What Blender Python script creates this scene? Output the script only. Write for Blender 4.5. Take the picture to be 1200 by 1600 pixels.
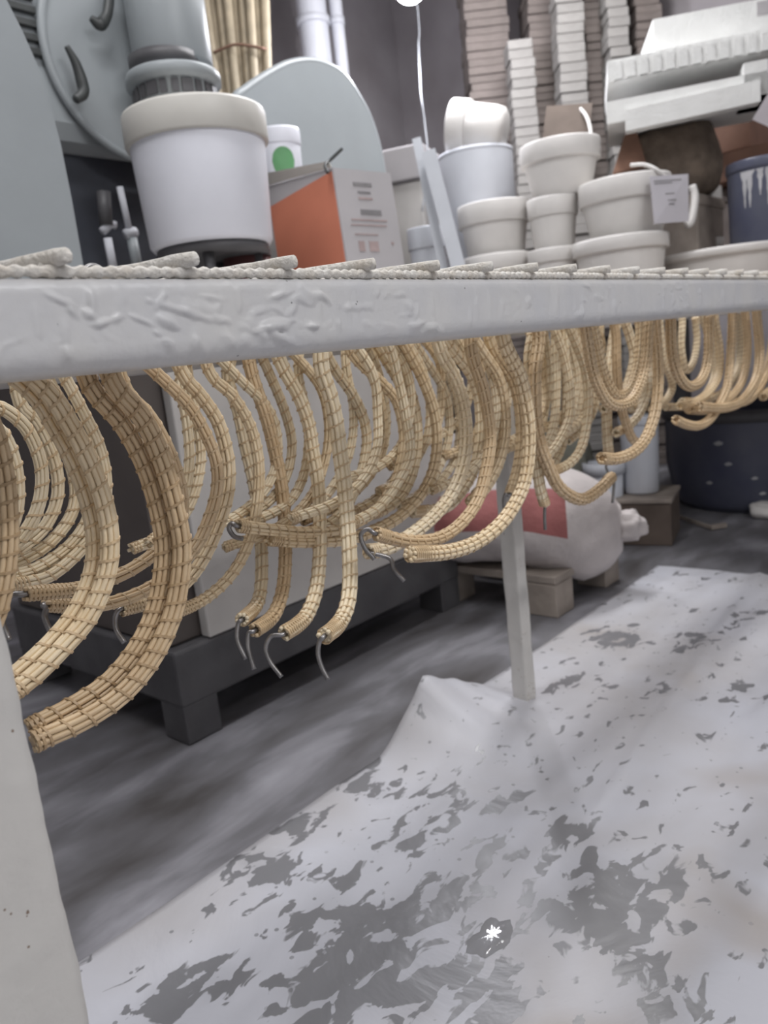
import bpy, bmesh, math, random
import numpy as np
from mathutils import Matrix, Vector, noise

for o in list(bpy.data.objects):
    bpy.data.objects.remove(o)
random.seed(7)
SC = bpy.context.scene
COL = SC.collection

# ------------------------------------------------------------------ camera
F, CX, CY = 1210.0, 600.0, 800.0            # focal length in pixels of a 1200 x 1600 frame
H = 0.67                                    # eye height above the floor
nad = np.array([672.0, 6040.0])             # where plumb lines meet, from the frame's centre
Zc = -np.array([nad[0], nad[1], F]); Zc /= np.linalg.norm(Zc)
vx = 1080.0
Xc = np.array([vx, -(vx * nad[0] + F * F) / nad[1], F]); Xc /= np.linalg.norm(Xc)
Yc = np.cross(Zc, Xc)
RW = np.stack([Xc, Yc, Zc])                 # camera (right, down, forward) -> world
EYE = np.array([0.0, 0.0, H])
cam = bpy.data.cameras.new('camera')
cam.sensor_fit = 'HORIZONTAL'; cam.sensor_width = 36.0; cam.lens = 36.0 * F / 1200.0
cam.clip_start = 0.02
camo = bpy.data.objects.new('camera', cam); COL.objects.link(camo)
r_, u_, b_ = RW @ np.array([1, 0, 0.]), RW @ np.array([0, -1., 0]), RW @ np.array([0, 0, -1.])
camo.matrix_world = Matrix(((r_[0], u_[0], b_[0], EYE[0]), (r_[1], u_[1], b_[1], EYE[1]),
                            (r_[2], u_[2], b_[2], EYE[2]), (0, 0, 0, 1)))
cam.dof.use_dof = True; cam.dof.focus_distance = 0.66; cam.dof.aperture_fstop = 10.0
SC.camera = camo

# ------------------------------------------------------------------ light
SC.view_settings.view_transform = 'Standard'
try: SC.view_settings.look = 'None'
except Exception: pass
SC.view_settings.gamma = 1.0
SC.view_settings.use_curve_mapping = False
SC.view_settings.exposure = 0.0
world = bpy.data.worlds.new('World'); SC.world = world; world.use_nodes = True
world.node_tree.nodes['Background'].inputs[0].default_value = (0.80, 0.84, 0.90, 1)
world.node_tree.nodes['Background'].inputs[1].default_value = 0.12
TUBES = [(-0.55, -1.45, 2.62, 9), (0.80, -1.10, 2.62, 34), (2.45, 1.30, 2.62, 34), (0.45, 1.00, 2.62, 17)]
for x, y, z, w in TUBES:
    l = bpy.data.lights.new('ceiling_tube_light', 'AREA'); l.shape = 'RECTANGLE'; l.size = 1.2; l.size_y = 0.22
    l.energy = w; l.color = (0.985, 0.985, 1.0)
    lo = bpy.data.objects.new('ceiling_tube_light', l); COL.objects.link(lo); lo.location = (x, y, z - 0.075)

# ------------------------------------------------------------------ helpers
def ray(px, py): return RW @ np.array([(px - CX) / F, (py - CY) / F, 1.0])
def P(px, py, d): return EYE + ray(px, py) * d
def at_z(px, py, z):
    r = ray(px, py); return EYE + r * ((z - H) / r[2])
def at_y(px, py, y):
    r = ray(px, py); return EYE + r * (y / r[1])
def at_x(px, py, x):
    r = ray(px, py); return EYE + r * (x / r[0])

def tag(o, label=None, cat=None, group=None, kind=None):
    if label: o['label'] = label
    if cat: o['category'] = cat
    if group: o['group'] = group
    if kind: o['kind'] = kind
    return o

def thing(name, label, cat, loc=(0, 0, 0), rz=0.0, group=None):
    o = bpy.data.objects.new(name, None); COL.objects.link(o); o.empty_display_size = 0.05
    o.location = Vector(loc); o.rotation_euler = (0, 0, rz)
    return tag(o, label, cat, group)

def mk(name, verts, faces, mat, parent=None, smooth=False, world_space=False):
    me = bpy.data.meshes.new(name)
    v = np.asarray(verts, dtype=float)
    if parent is not None and world_space:
        mi = np.array((Matrix.Translation(parent.location) @ parent.rotation_euler.to_matrix().to_4x4()).inverted())
        v = v @ mi[:3, :3].T + mi[:3, 3]
    me.from_pydata(v.tolist(), [], [list(map(int, f)) for f in faces]); me.update()
    if smooth: me.polygons.foreach_set('use_smooth', [True] * len(me.polygons))
    if mat: me.materials.append(mat)
    o = bpy.data.objects.new(name, me); COL.objects.link(o)
    if parent is not None: o.parent = parent
    return o

def bm_obj(name, bm, mat, parent=None, smooth=False):
    me = bpy.data.meshes.new(name); bmesh.ops.recalc_face_normals(bm, faces=bm.faces[:]); bm.to_mesh(me); bm.free()
    if smooth: me.polygons.foreach_set('use_smooth', [True] * len(me.polygons))
    me.materials.append(mat)
    o = bpy.data.objects.new(name, me); COL.objects.link(o)
    if parent is not None: o.parent = parent
    return o

def add_box(bm, lo, hi, bev=0.0, seg=2):
    lo = Vector(lo); hi = Vector(hi)
    r = bmesh.ops.create_cube(bm, size=1.0, matrix=Matrix.Translation((lo + hi) / 2) @ Matrix.Diagonal((*(hi - lo), 1)))
    if bev > 0:
        es = list({e for v in r['verts'] for e in v.link_edges})
        bmesh.ops.bevel(bm, geom=es, offset=bev, segments=seg, affect='EDGES', profile=0.5)
def box(name, lo, hi, mat, parent=None, bev=0.0, seg=2, smooth=False):
    bm = bmesh.new(); add_box(bm, lo, hi, bev, seg); return bm_obj(name, bm, mat, parent, smooth)

def lathe_vf(prof, n=32, jit=0.0):
    vs, fs = [], []
    for i, (r, z) in enumerate(prof):
        for k in range(n):
            a = 2 * math.pi * k / n; rr = max(r, 1e-4)
            vs.append((rr * math.cos(a), rr * math.sin(a), z))
    for i in range(len(prof) - 1):
        for k in range(n):
            k2 = (k + 1) % n
            fs.append((i * n + k, i * n + k2, (i + 1) * n + k2, (i + 1) * n + k))
    return vs, fs
def lathe(name, prof, mat, parent=None, n=32, mx=None):
    vs, fs = lathe_vf(prof, n)
    if mx is not None:
        vs = [tuple(mx @ Vector(v)) for v in vs]
    return mk(name, vs, fs, mat, parent, smooth=True)

def frames(p):
    """tangents and parallel-transported normals along a polyline"""
    t = np.gradient(p, axis=0); t /= np.linalg.norm(t, axis=1)[:, None] + 1e-12
    a = np.array([0, 0, 1.0]) if abs(t[0][2]) < 0.9 else np.array([1.0, 0, 0])
    n = np.zeros_like(p); v = a - t[0] * a.dot(t[0]); n[0] = v / np.linalg.norm(v)
    for i in range(1, len(p)):
        v = n[i - 1] - t[i] * n[i - 1].dot(t[i]); n[i] = v / (np.linalg.norm(v) + 1e-12)
    return t, n, np.cross(t, n)

def crom(pts, m=14):
    pts = np.asarray(pts, float)
    q = np.vstack([2 * pts[0] - pts[1], pts, 2 * pts[-1] - pts[-2]]); out = []
    for i in range(1, len(q) - 2):
        for k in range(m):
            s = k / m
            out.append(0.5 * ((2 * q[i]) + (-q[i-1] + q[i+1]) * s + (2*q[i-1] - 5*q[i] + 4*q[i+1] - q[i+2]) * s * s
                              + (-q[i-1] + 3*q[i] - 3*q[i+1] + q[i+2]) * s ** 3))
    out.append(q[-2]); return np.array(out)
def resample(p, step):
    d = np.r_[0, np.cumsum(np.linalg.norm(np.diff(p, axis=0), axis=1))]
    n = max(3, int(round(d[-1] / step)) + 1); s = np.linspace(0, d[-1], n)
    return np.stack([np.interp(s, d, p[:, k]) for k in range(3)], 1), s

def tube_vf(p, r, n=6, base=0, cap=True):
    t, a, b = frames(p); r = np.broadcast_to(np.asarray(r, float), (len(p),))
    ang = np.arange(n) * 2 * math.pi / n
    v = p[:, None, :] + r[:, None, None] * (np.cos(ang)[None, :, None] * a[:, None, :] + np.sin(ang)[None, :, None] * b[:, None, :])
    fs = []
    for i in range(len(p) - 1):
        for k in range(n):
            k2 = (k + 1) % n
            fs.append((base + i*n + k, base + i*n + k2, base + (i+1)*n + k2, base + (i+1)*n + k))
    if cap:
        fs.append(tuple(base + k for k in reversed(range(n)))); fs.append(tuple(base + (len(p)-1)*n + k for k in range(n)))
    return v.reshape(-1, 3), fs
def tube(name, pts, r, mat, parent=None, n=8, world_space=True, smoothpath=True, step=None):
    p = crom(pts, 8) if smoothpath and len(pts) > 2 else np.asarray(pts, float)
    if step: p, _ = resample(p, step)
    v, f = tube_vf(p, r if np.isscalar(r) else np.interp(np.linspace(0, 1, len(p)), np.linspace(0, 1, len(r)), r), n)
    o = mk(name, v, f, mat, parent, smooth=True, world_space=world_space)
    return o

# ------------------------------------------------------------------ materials
def mat(name, col, rough=0.6, var=0.12, scale=8.0, bump=0.0, bscale=30.0, metal=0.0, col2=None, spec=0.5, island=0.0, coat=0.0):
    m = bpy.data.materials.new(name); m.use_nodes = True; nt = m.node_tree; b = nt.nodes['Principled BSDF']
    N, L = nt.nodes.new, nt.links.new
    tc = N('ShaderNodeTexCoord'); nz = N('ShaderNodeTexNoise'); nz.inputs['Scale'].default_value = scale
    nz.inputs['Detail'].default_value = 5; L(tc.outputs['Object'], nz.inputs['Vector'])
    c2 = col2 or tuple(c * (1 - var * 1.6) for c in col)
    mx = N('ShaderNodeMix'); mx.data_type = 'RGBA'
    rp = N('ShaderNodeValToRGB'); rp.color_ramp.elements[0].position = 0.35; rp.color_ramp.elements[1].position = 0.68
    L(nz.outputs['Fac'], rp.inputs['Fac']); L(rp.outputs['Color'], mx.inputs['Factor'])
    mx.inputs['A'].default_value = (*col, 1); mx.inputs['B'].default_value = (*c2, 1)
    out = mx.outputs['Result']
    if island:
        g = N('ShaderNodeNewGeometry'); mr = N('ShaderNodeMapRange'); mr.inputs['To Min'].default_value = 1 - island; mr.inputs['To Max'].default_value = 1 + island * 0.6
        L(g.outputs['Random Per Island'], mr.inputs['Value'])
        oi = N('ShaderNodeObjectInfo'); mr2 = N('ShaderNodeMapRange'); mr2.inputs['To Min'].default_value = 1 - island * 0.6; mr2.inputs['To Max'].default_value = 1 + island * 0.5
        L(oi.outputs['Random'], mr2.inputs['Value'])
        mm = N('ShaderNodeMath'); mm.operation = 'MULTIPLY'; L(mr.outputs[0], mm.inputs[0]); L(mr2.outputs[0], mm.inputs[1])
        vm = N('ShaderNodeVectorMath'); vm.operation = 'SCALE'; L(out, vm.inputs[0]); L(mm.outputs[0], vm.inputs['Scale']); out = vm.outputs[0]
    L(out, b.inputs['Base Color'])
    b.inputs['Roughness'].default_value = rough; b.inputs['Metallic'].default_value = metal
    b.inputs['Specular IOR Level'].default_value = spec; b.inputs['Coat Weight'].default_value = coat
    if bump:
        n2 = N('ShaderNodeTexNoise'); n2.inputs['Scale'].default_value = bscale; n2.inputs['Detail'].default_value = 6
        L(tc.outputs['Object'], n2.inputs['Vector'])
        bp = N('ShaderNodeBump'); bp.inputs['Strength'].default_value = bump; bp.inputs['Distance'].default_value = 0.01
        L(n2.outputs['Fac'], bp.inputs['Height']); L(bp.outputs['Normal'], b.inputs['Normal'])
    return m

M_CANE = mat('cane', (0.86, 0.71, 0.49), 0.40, 0.10, 45, 0.06, 150, island=0.13, col2=(0.77, 0.605, 0.385))
M_CANE_PALE = mat('cane_pale', (0.89, 0.775, 0.575), 0.42, 0.10, 45, 0.06, 150, island=0.11, col2=(0.83, 0.695, 0.48))
M_CANE_BROWN = mat('cane_brown', (0.71, 0.545, 0.35), 0.45, 0.10, 45, 0.06, 150, island=0.13, col2=(0.63, 0.46, 0.275))
M_BIND = mat('binding_strip', (0.66, 0.49, 0.30), 0.5, 0.12, 80, 0.1, 200, island=0.12)
M_BIND_PALE = mat('binding_strip_pale', (0.78, 0.64, 0.45), 0.5, 0.12, 80, 0.1, 200, island=0.12)
M_WIRE = mat('steel_wire', (0.30, 0.29, 0.29), 0.32, 0.2, 90, metal=0.85)
M_PLASTER = mat('plaster_paint', (0.60, 0.592, 0.583), 0.40, 0.06, 14, 0.07, 120, col2=(0.55, 0.55, 0.565))
M_PLASTER_ROD = mat('plaster_rod', (0.70, 0.675, 0.63), 0.75, 0.10, 60, 0.5, 220, col2=(0.62, 0.57, 0.50))
M_POT = mat('cream_pot', (0.74, 0.715, 0.69), 0.5, 0.06, 9, 0.05, 60)
M_POT_COOL = mat('cool_white_pot', (0.60, 0.62, 0.67), 0.42, 0.05, 7)
M_PLASTIC = mat('white_plastic', (0.83, 0.84, 0.91), 0.35, 0.05, 6)
M_LID = mat('cream_plastic', (0.66, 0.64, 0.595), 0.45, 0.06, 8)
M_GREYGREEN = mat('greygreen_enamel', (0.335, 0.362, 0.378), 0.38, 0.06, 4, 0.02, 40)
M_GREYLIGHT = mat('lightgrey_enamel', (0.60, 0.575, 0.55), 0.4, 0.12, 6, 0.03, 40)
M_DARKSTEEL = mat('dark_steel', (0.072, 0.070, 0.075), 0.5, 0.35, 10, 0.08, 50, col2=(0.108, 0.106, 0.112))
M_DARKGAP = mat('recess_shade', (0.045, 0.05, 0.065), 0.6, 0.2, 10)  # shade inside the machine's opening, as a colour
M_LEVER = mat('dark_rubber', (0.06, 0.065, 0.065), 0.45, 0.2, 10)
M_ORANGE = mat('orange_card', (0.58, 0.20, 0.12), 0.6, 0.08, 6)
M_CARTON = mat('grey_carton', (0.42, 0.40, 0.41), 0.7, 0.06, 6)
M_INK = mat('grey_ink', (0.22, 0.21, 0.215), 0.8, 0.15, 30)
M_INKRED = mat('red_ink', (0.40, 0.31, 0.30), 0.8, 0.15, 30)
M_GREEN = mat('green_label', (0.14, 0.36, 0.16), 0.5, 0.1, 20)
M_FOAM = mat('foam', (0.76, 0.76, 0.745), 0.8, 0.06, 10, 0.25, 90)
M_CARD = mat('cardboard', (0.25, 0.212, 0.195), 0.85, 0.2, 12, 0.1, 60, island=0.12)
M_CARD_RED = mat('red_cardboard', (0.27, 0.15, 0.105), 0.8, 0.15, 10)
M_BURLAP = mat('brown_sacking', (0.175, 0.135, 0.105), 0.9, 0.25, 25, 0.5, 140)
M_TILE = mat('offwhite_tile', (0.31, 0.295, 0.28), 0.75, 0.12, 20, island=0.12)
M_NAVY = mat('navy_paint', (0.085, 0.092, 0.140), 0.35, 0.3, 10, col2=(0.11, 0.118, 0.16))
M_DRIP = mat('white_drip', (0.50, 0.50, 0.52), 0.6, 0.1, 30)
M_STRIP = mat('grey_strip', (0.44, 0.455, 0.49), 0.6, 0.08, 8)
M_PAPER = mat('paper', (0.56, 0.54, 0.58), 0.8, 0.04, 10)
M_SACK = mat('white_sack', (0.60, 0.55, 0.54), 0.75, 0.12, 9, 0.35, 60)
M_SACKRED = mat('red_print', (0.36, 0.125, 0.12), 0.75, 0.14, 12, 0.3, 60)
M_SACKOLIVE = mat('olive_sack', (0.27, 0.27, 0.225), 0.8, 0.15, 9, 0.3, 60)
M_WOOD = mat('pallet_wood', (0.36, 0.31, 0.27), 0.75, 0.2, 14, 0.2, 60)
M_WALL = mat('wall_plaster', (0.37, 0.345, 0.36), 0.85, 0.2, 3.0, 0.3, 20, col2=(0.29, 0.265, 0.275))
M_CEIL = mat('ceiling_paint', (0.78, 0.78, 0.78), 0.9, 0.05, 3)
M_BAMBOO = mat('standing_cane', (0.47, 0.395, 0.285), 0.55, 0.15, 20, island=0.15)
M_PIPE = mat('pale_pipe', (0.66, 0.67, 0.72), 0.5, 0.05, 6)
M_LEGP = mat('leg_plaster', (0.58, 0.562, 0.535), 0.5, 0.07, 10, 0.10, 90, col2=(0.55, 0.535, 0.51))
M_RUST = mat('rust_pit', (0.16, 0.10, 0.07), 0.9, 0.2, 60)
M_BROWNMUD = mat('brown_clay', (0.15, 0.115, 0.095), 0.85, 0.2, 10)

def emat(name, col, strength):
    m = bpy.data.materials.new(name); m.use_nodes = True; nt = m.node_tree
    e = nt.nodes.new('ShaderNodeEmission'); e.inputs[0].default_value = (*col, 1); e.inputs[1].default_value = strength
    nt.links.new(e.outputs[0], nt.nodes['Material Output'].inputs[0]); return m
M_BULB = emat('lit_bulb', (0.95, 0.96, 1.0), 30.0)
M_TUBE = emat('lit_tube', (1.0, 0.97, 0.94), 5.0)

def floor_mat():
    m = bpy.data.materials.new('concrete_floor'); m.use_nodes = True; nt = m.node_tree; b = nt.nodes['Principled BSDF']
    N, L = nt.nodes.new, nt.links.new
    tc = N('ShaderNodeTexCoord'); mp = N('ShaderNodeMapping'); mp.inputs['Scale'].default_value = (1.0, 2.6, 1); mp.inputs['Rotation'].default_value = (0, 0, 0.25)
    L(tc.outputs['Object'], mp.inputs['Vector'])
    n1 = N('ShaderNodeTexNoise'); n1.inputs['Scale'].default_value = 3.0; n1.inputs['Detail'].default_value = 7; n1.inputs['Distortion'].default_value = 0.35
    L(mp.outputs[0], n1.inputs['Vector'])
    rp = N('ShaderNodeValToRGB'); e = rp.color_ramp.elements
    e[0].position = 0.30; e[0].color = (0.066, 0.060, 0.060, 1); e[1].position = 0.74; e[1].color = (0.36, 0.355, 0.39, 1)
    k = e.new(0.52); k.color = (0.155, 0.152, 0.165, 1)
    L(n1.outputs['Fac'], rp.inputs['Fac']); L(rp.outputs['Color'], b.inputs['Base Color'])
    b.inputs['Roughness'].default_value = 0.55
    bp = N('ShaderNodeBump'); bp.inputs['Strength'].default_value = 0.15; L(n1.outputs['Fac'], bp.inputs['Height']); L(bp.outputs[0], b.inputs['Normal'])
    return m

def sheet_mat():
    m = bpy.data.materials.new('plaster_stained_sheet'); m.use_nodes = True; nt = m.node_tree; b = nt.nodes['Principled BSDF']
    N, L = nt.nodes.new, nt.links.new
    tc = N('ShaderNodeTexCoord')
    def nz(scale, det=4, dist=0.0, off=(0, 0, 0), rough=0.5):
        mp = N('ShaderNodeMapping'); mp.inputs['Location'].default_value = off; L(tc.outputs['Object'], mp.inputs['Vector'])
        n = N('ShaderNodeTexNoise'); n.inputs['Scale'].default_value = scale; n.inputs['Detail'].default_value = det
        n.inputs['Distortion'].default_value = dist; n.inputs['Roughness'].default_value = rough
        L(mp.outputs[0], n.inputs['Vector']); return n.outputs['Fac']
    def ramp(v, a, c):
        r = N('ShaderNodeMapRange'); r.inputs['From Min'].default_value = a; r.inputs['From Max'].default_value = c; r.clamp = True
        L(v, r.inputs['Value']); return r.outputs[0]
    def mth(op, a, c):
        q = N('ShaderNodeMath'); q.operation = op
        for i, s in enumerate((a, c)):
            if isinstance(s, (int, float)): q.inputs[i].default_value = s
            else: L(s, q.inputs[i])
        return q.outputs[0]
    def mixc(f, a, c):
        q = N('ShaderNodeMix'); q.data_type = 'RGBA'; L(f, q.inputs['Factor'])
        for s, v in (('A', a), ('B', c)):
            if isinstance(v, tuple): q.inputs[s].default_value = (*v, 1)
            else: L(v, q.inputs[s])
        return q.outputs['Result']
    # wet trodden patches: thick where people stepped (stored per vertex), broken up by a sole-like pattern
    at = N('ShaderNodeAttribute'); at.attribute_name = 'wet_zone'; zone = at.outputs['Fac']
    mp = N('ShaderNodeMapping'); mp.inputs['Scale'].default_value = (1.0, 1.7, 1); mp.inputs['Rotation'].default_value = (0, 0, 0.5); L(tc.outputs['Object'], mp.inputs['Vector'])
    nf = N('ShaderNodeTexNoise'); nf.inputs['Scale'].default_value = 24.0; nf.inputs['Detail'].default_value = 3.0; nf.inputs['Distortion'].default_value = 0.55; L(mp.outputs[0], nf.inputs['Vector'])
    wet = ramp(mth('ADD', nf.outputs['Fac'], mth('MULTIPLY', zone, 0.19)), 0.645, 0.68)
    soft = mth('MULTIPLY', ramp(zone, 0.6, 1.4), 0.25)
    wet = mth('MAXIMUM', wet, soft)
    vo = N('ShaderNodeTexVoronoi'); vo.inputs['Scale'].default_value = 34.0; L(tc.outputs['Object'], vo.inputs['Vector'])
    dots = mth('MULTIPLY', mth('LESS_THAN', vo.outputs['Distance'], 0.10), ramp(nz(3.0, 2, 0, (1, 9, 0)), 0.40, 0.50))
    wet = mth('MAXIMUM', wet, mth('MULTIPLY', dots, 0.8))
    c = mixc(ramp(nz(2.2, 4, 0.3, (5, 5, 0)), 0.40, 0.68), (0.52, 0.526, 0.574), (0.42, 0.402, 0.402))
    c = mixc(mth('MULTIPLY', ramp(nz(2.6, 3, 0.2, (12, 3, 0)), 0.60, 0.75), 0.7), c, (0.30, 0.24, 0.18))
    c = mixc(mth('MULTIPLY', wet, 0.92), c, (0.185, 0.185, 0.195))
    L(c, b.inputs['Base Color'])
    rr = N('ShaderNodeMapRange'); rr.inputs['To Min'].default_value = 0.55; rr.inputs['To Max'].default_value = 0.30; L(wet, rr.inputs['Value'])
    L(rr.outputs[0], b.inputs['Roughness'])
    bp = N('ShaderNodeBump'); bp.inputs['Strength'].default_value = 0.25; bp.inputs['Distance'].default_value = 0.02
    L(nz(5.0, 5, 0.8, (2, 2, 0)), bp.inputs['Height']); L(bp.outputs[0], b.inputs['Normal'])
    return m
M_FLOOR, M_SHEET = floor_mat(), sheet_mat()

# ------------------------------------------------------------------ room
X0, X1, Y0, Y1, ZC = -2.2, 4.0, -2.4, 3.1, 2.75
def plane_box(name, lo, hi, m):
    return tag(box(name, lo, hi, m), kind='structure')
plane_box('floor', (X0, Y0, -0.06), (X1, Y1, 0.0), M_FLOOR)
plane_box('ceiling', (X0, Y0, ZC), (X1, Y1, ZC + 0.06), M_CEIL)
plane_box('wall_back', (X1, Y0, -0.06), (X1 + 0.08, Y1, ZC), M_WALL)
plane_box('wall_left', (X0, Y1, -0.06), (X1, Y1 + 0.08, ZC), M_WALL)
plane_box('wall_right', (X0, Y0 - 0.08, -0.06), (X1, Y0, ZC), M_CEIL)
plane_box('wall_front', (X0 - 0.08, Y0, -0.06), (X0, Y1, ZC), M_CEIL)
where = ['over the near end of the white rack', 'above the stained floor sheet', 'above the pot table', 'above the grey machine']
for (x, y, z, w), wh in zip(TUBES, where):
    t = thing('ceiling_light', 'long white strip light fixed to the ceiling ' + wh, 'lamp', (x, y, z), 0, 'ceiling strip lights')
    box('housing', (-0.64, -0.09, 0.02), (0.64, 0.09, 0.13), M_CEIL, t, 0.01)
    for dy in (-0.05, 0.05):
        tube('tube_lamp', [(-0.6, dy, 0.0), (0.6, dy, 0.0)], 0.014, M_TUBE, t, 10, world_space=False)

# ------------------------------------------------------------------ rack
RY = 0.4336                                   # front face of the front rail
ZB, ZT = 0.6795, 0.7345                       # underside and top of the rails
RX0, RX1 = 0.101, 2.12
rack = thing('drying_rack', 'long white plaster-coated metal rack with welded rods along its top rail', 'rack', (RX0, RY, 0))

def rounded_profile(w, h, r, nf, nb=4, rb=0.015):
    """closed loop of (y,z), front face y=0 first, dense on the front"""
    pts = []
    def arc(cy, cz, a0, a1, n):
        for i in range(n):
            a = a0 + (a1 - a0) * i / n; pts.append((cy + r * math.cos(a), cz + r * math.sin(a)))
    for i in range(nf): pts.append((0, h - r - (h - r - rb) * i / nf))        # front, top to bottom
    for i in range(8):
        a = math.pi + 0.5 * math.pi * i / 8; pts.append((rb + rb * math.cos(a), rb + rb * math.sin(a)))
    for i in range(nb): pts.append((rb + (w - r - rb) * i / nb, 0))
    arc(w - r, r, 1.5 * math.pi, 2 * math.pi, 4)
    for i in range(nb): pts.append((w, r + (h - 2 * r) * i / nb))
    arc(w - r, h - r, 0, 0.5 * math.pi, 4)
    for i in range(nb): pts.append((w - r - (w - 2 * r) * i / nb, h))
    arc(r, h - r, 0.5 * math.pi, math.pi, 6)
    return np.array(pts)

# plaster runs and lumps on the front rail, at the places where the coat is thick
LUMPS = []
for px, py, rx, rz, hgt, ang in [
    (95, 470, 16, 5, 1.6, 25), (112, 486, 9, 6, 1.8, 60), (143, 474, 4, 22, 1.7, 3), (140, 492, 9, 7, 2.0, 30), (158, 505, 11, 6, 2.2, -10),
    (182, 497, 8, 5, 1.6, -15), (105, 552, 6, 12, 1.8, 5), (100, 520, 5, 18, 1.0, 2), (57, 500, 5, 24, 0.9, 0), (220, 500, 14, 4, 1.4, 25),
    (262, 503, 14, 9, 2.6, 20), (290, 488, 38, 6, 2.0, 17), (262, 535, 9, 6, 2.2, 35), (247, 522, 7, 4, 1.6, 30), (250, 470, 12, 5, 1.3, -45),
    (303, 535, 4, 18, 1.2, 12), (345, 500, 12, 6, 1.6, 5), (372, 470, 4, 20, 1.5, 4), (395, 505, 10, 14, 1.4, -20), (385, 532, 6, 14, 1.6, 8),
    (425, 510, 26, 10, 3.4, -8), (440, 528, 26, 6, 2.6, 22), (412, 525, 8, 6, 2.2, 0), (455, 485, 10, 6, 2.0, -40), (440, 460, 20, 5, 1.2, -10),
    (490, 510, 8, 6, 2.4, 0), (500, 480, 3, 26, 0.8, 0), (545, 480, 3, 26, 0.8, 2), (470, 540, 22, 4, 0.9, 10), (330, 465, 18, 4, 0.9, 8),
    (640, 480, 7, 12, 2.2, -25), (650, 508, 14, 6, 2.6, -10), (675, 512, 12, 6, 2.6, 0), (690, 520, 9, 7, 2.2, 25), (648, 493, 4, 18, 1.6, 30),
    (676, 478, 3, 20, 1.2, 0), (745, 480, 3, 22, 1.1, 0), (765, 478, 3, 24, 1.0, 0), (735, 500, 3, 18, 1.0, 6), (785, 480, 3, 14, 1.2, 0),
    (825, 472, 5, 9, 1.4, 10), (905, 492, 6, 5, 2.0, 0), (910, 488, 3, 8, 2.0, 0), (960, 478, 4, 8, 1.4, 0), (1052, 468, 3, 8, 2.2, 0),
    (1075, 465, 2.5, 14, 1.2, 0), (1095, 462, 2.5, 12, 1.2, 0), (870, 470, 3, 20, 0.9, 0), (1000, 462, 3, 16, 0.8, 0), (1130, 465, 4, 8, 1.2, 0)]:
    c = at_y(px, py, RY); dd = np.linalg.norm(c - EYE) * 0.93; s = dd / F
    LUMPS.append((c[0], c[2], rx * s * 1.45, rz * s, hgt * 0.001, math.radians(ang)))
LUMPS = np.array(LUMPS)
def rail_disp(x, z):
    """outward thickness of plaster on the front face"""
    d = 0.0009 * noise.noise((x * 14, z * 16, 0.3)) + 0.0006 * noise.noise((x * 60, z * 18, 1.7)) + 0.00022 * noise.noise((x * 190, z * 150, 4.0))
    s = noise.noise((x * 95, 0.5, 7.0))
    d += 0.0022 * max(0.0, s - 0.28) * (0.5 + 0.5 * noise.noise((x * 30, z * 25, 2.0)))
    zone = max(0.0, min(1.0, 0.5 + 2.2 * noise.noise((x * 7.5, z * 6, 11.0))))
    cr = noise.noise((x * 70 + 3 * noise.noise((x * 40, z * 40, 5.0)), z * 95, 12.0))
    d += zone * 0.0045 * max(0.0, cr - 0.22) ** 1.0
    dx = x - LUMPS[:, 0]; dz = z - LUMPS[:, 1]
    k = (np.abs(dx) < 0.06)
    if k.any():
        q = LUMPS[k]; dx = dx[k]; dz = dz[k]; ca, sa = np.cos(q[:, 5]), np.sin(q[:, 5])
        wob = 1 + 0.35 * noise.noise((x * 160, z * 160, 9.0))
        u = (dx * ca - dz * sa) / q[:, 2]; v = (dx * sa + dz * ca) / q[:, 3]
        g = np.clip(1.25 - np.sqrt(u * u + v * v) * wob, 0, 1)
        d += float(np.max(q[:, 4] * (g ** 0.7))) * 1.15
    return d

def rail_mesh(name, x0, x1, y, zb, zt, w, front_detail, parent, m, steps):
    prof = rounded_profile(w, zt - zb, 0.009, 26 if front_detail else 3)
    vs = []; npf = len(prof)
    for x in steps:
        for (py, pz) in prof:
            z = zb + pz
            if front_detail and py < 0.012:
                dsp = rail_disp(x, z) * (1.0 if py <= 1e-6 else max(0, 1 - py / 0.012))
                yy = y + py - dsp
            else:
                yy = y + py
                z += 0.0006 * noise.noise((x * 22, py * 90, 3.0))
            vs.append((x, yy, z))
    fs = []
    for i in range(len(steps) - 1):
        for k in range(npf):
            k2 = (k + 1) % npf
            fs.append((i * npf + k, i * npf + k2, (i + 1) * npf + k2, (i + 1) * npf + k))
    fs.append(tuple(range(npf))); fs.append(tuple(reversed([(len(steps) - 1) * npf + k for k in range(npf)])))
    return mk(name, vs, fs, m, parent, smooth=True, world_space=True)
steps = [RX0]
while steps[-1] < RX1: steps.append(steps[-1] + 0.0012 + 0.0030 * max(0, steps[-1] - 0.15))
rail_mesh('front_rail', RX0, RX1, RY, ZB, ZT, 0.06, True, rack, M_PLASTER, steps)
YB = 0.735                                     # back rail, level with the back leg
rail_mesh('back_rail', RX0, RX1, YB, ZB, ZT, 0.06, False, rack, M_PLASTER, list(np.linspace(RX0, RX1, 60)))
for xe in (RX0, RX1 - 0.06):
    bm = bmesh.new(); add_box(bm, (xe - RX0, 0.06, ZB), (xe + 0.06 - RX0, YB - RY, ZT), 0.006); bm_obj('end_rail', bm, M_PLASTER, rack)

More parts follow.
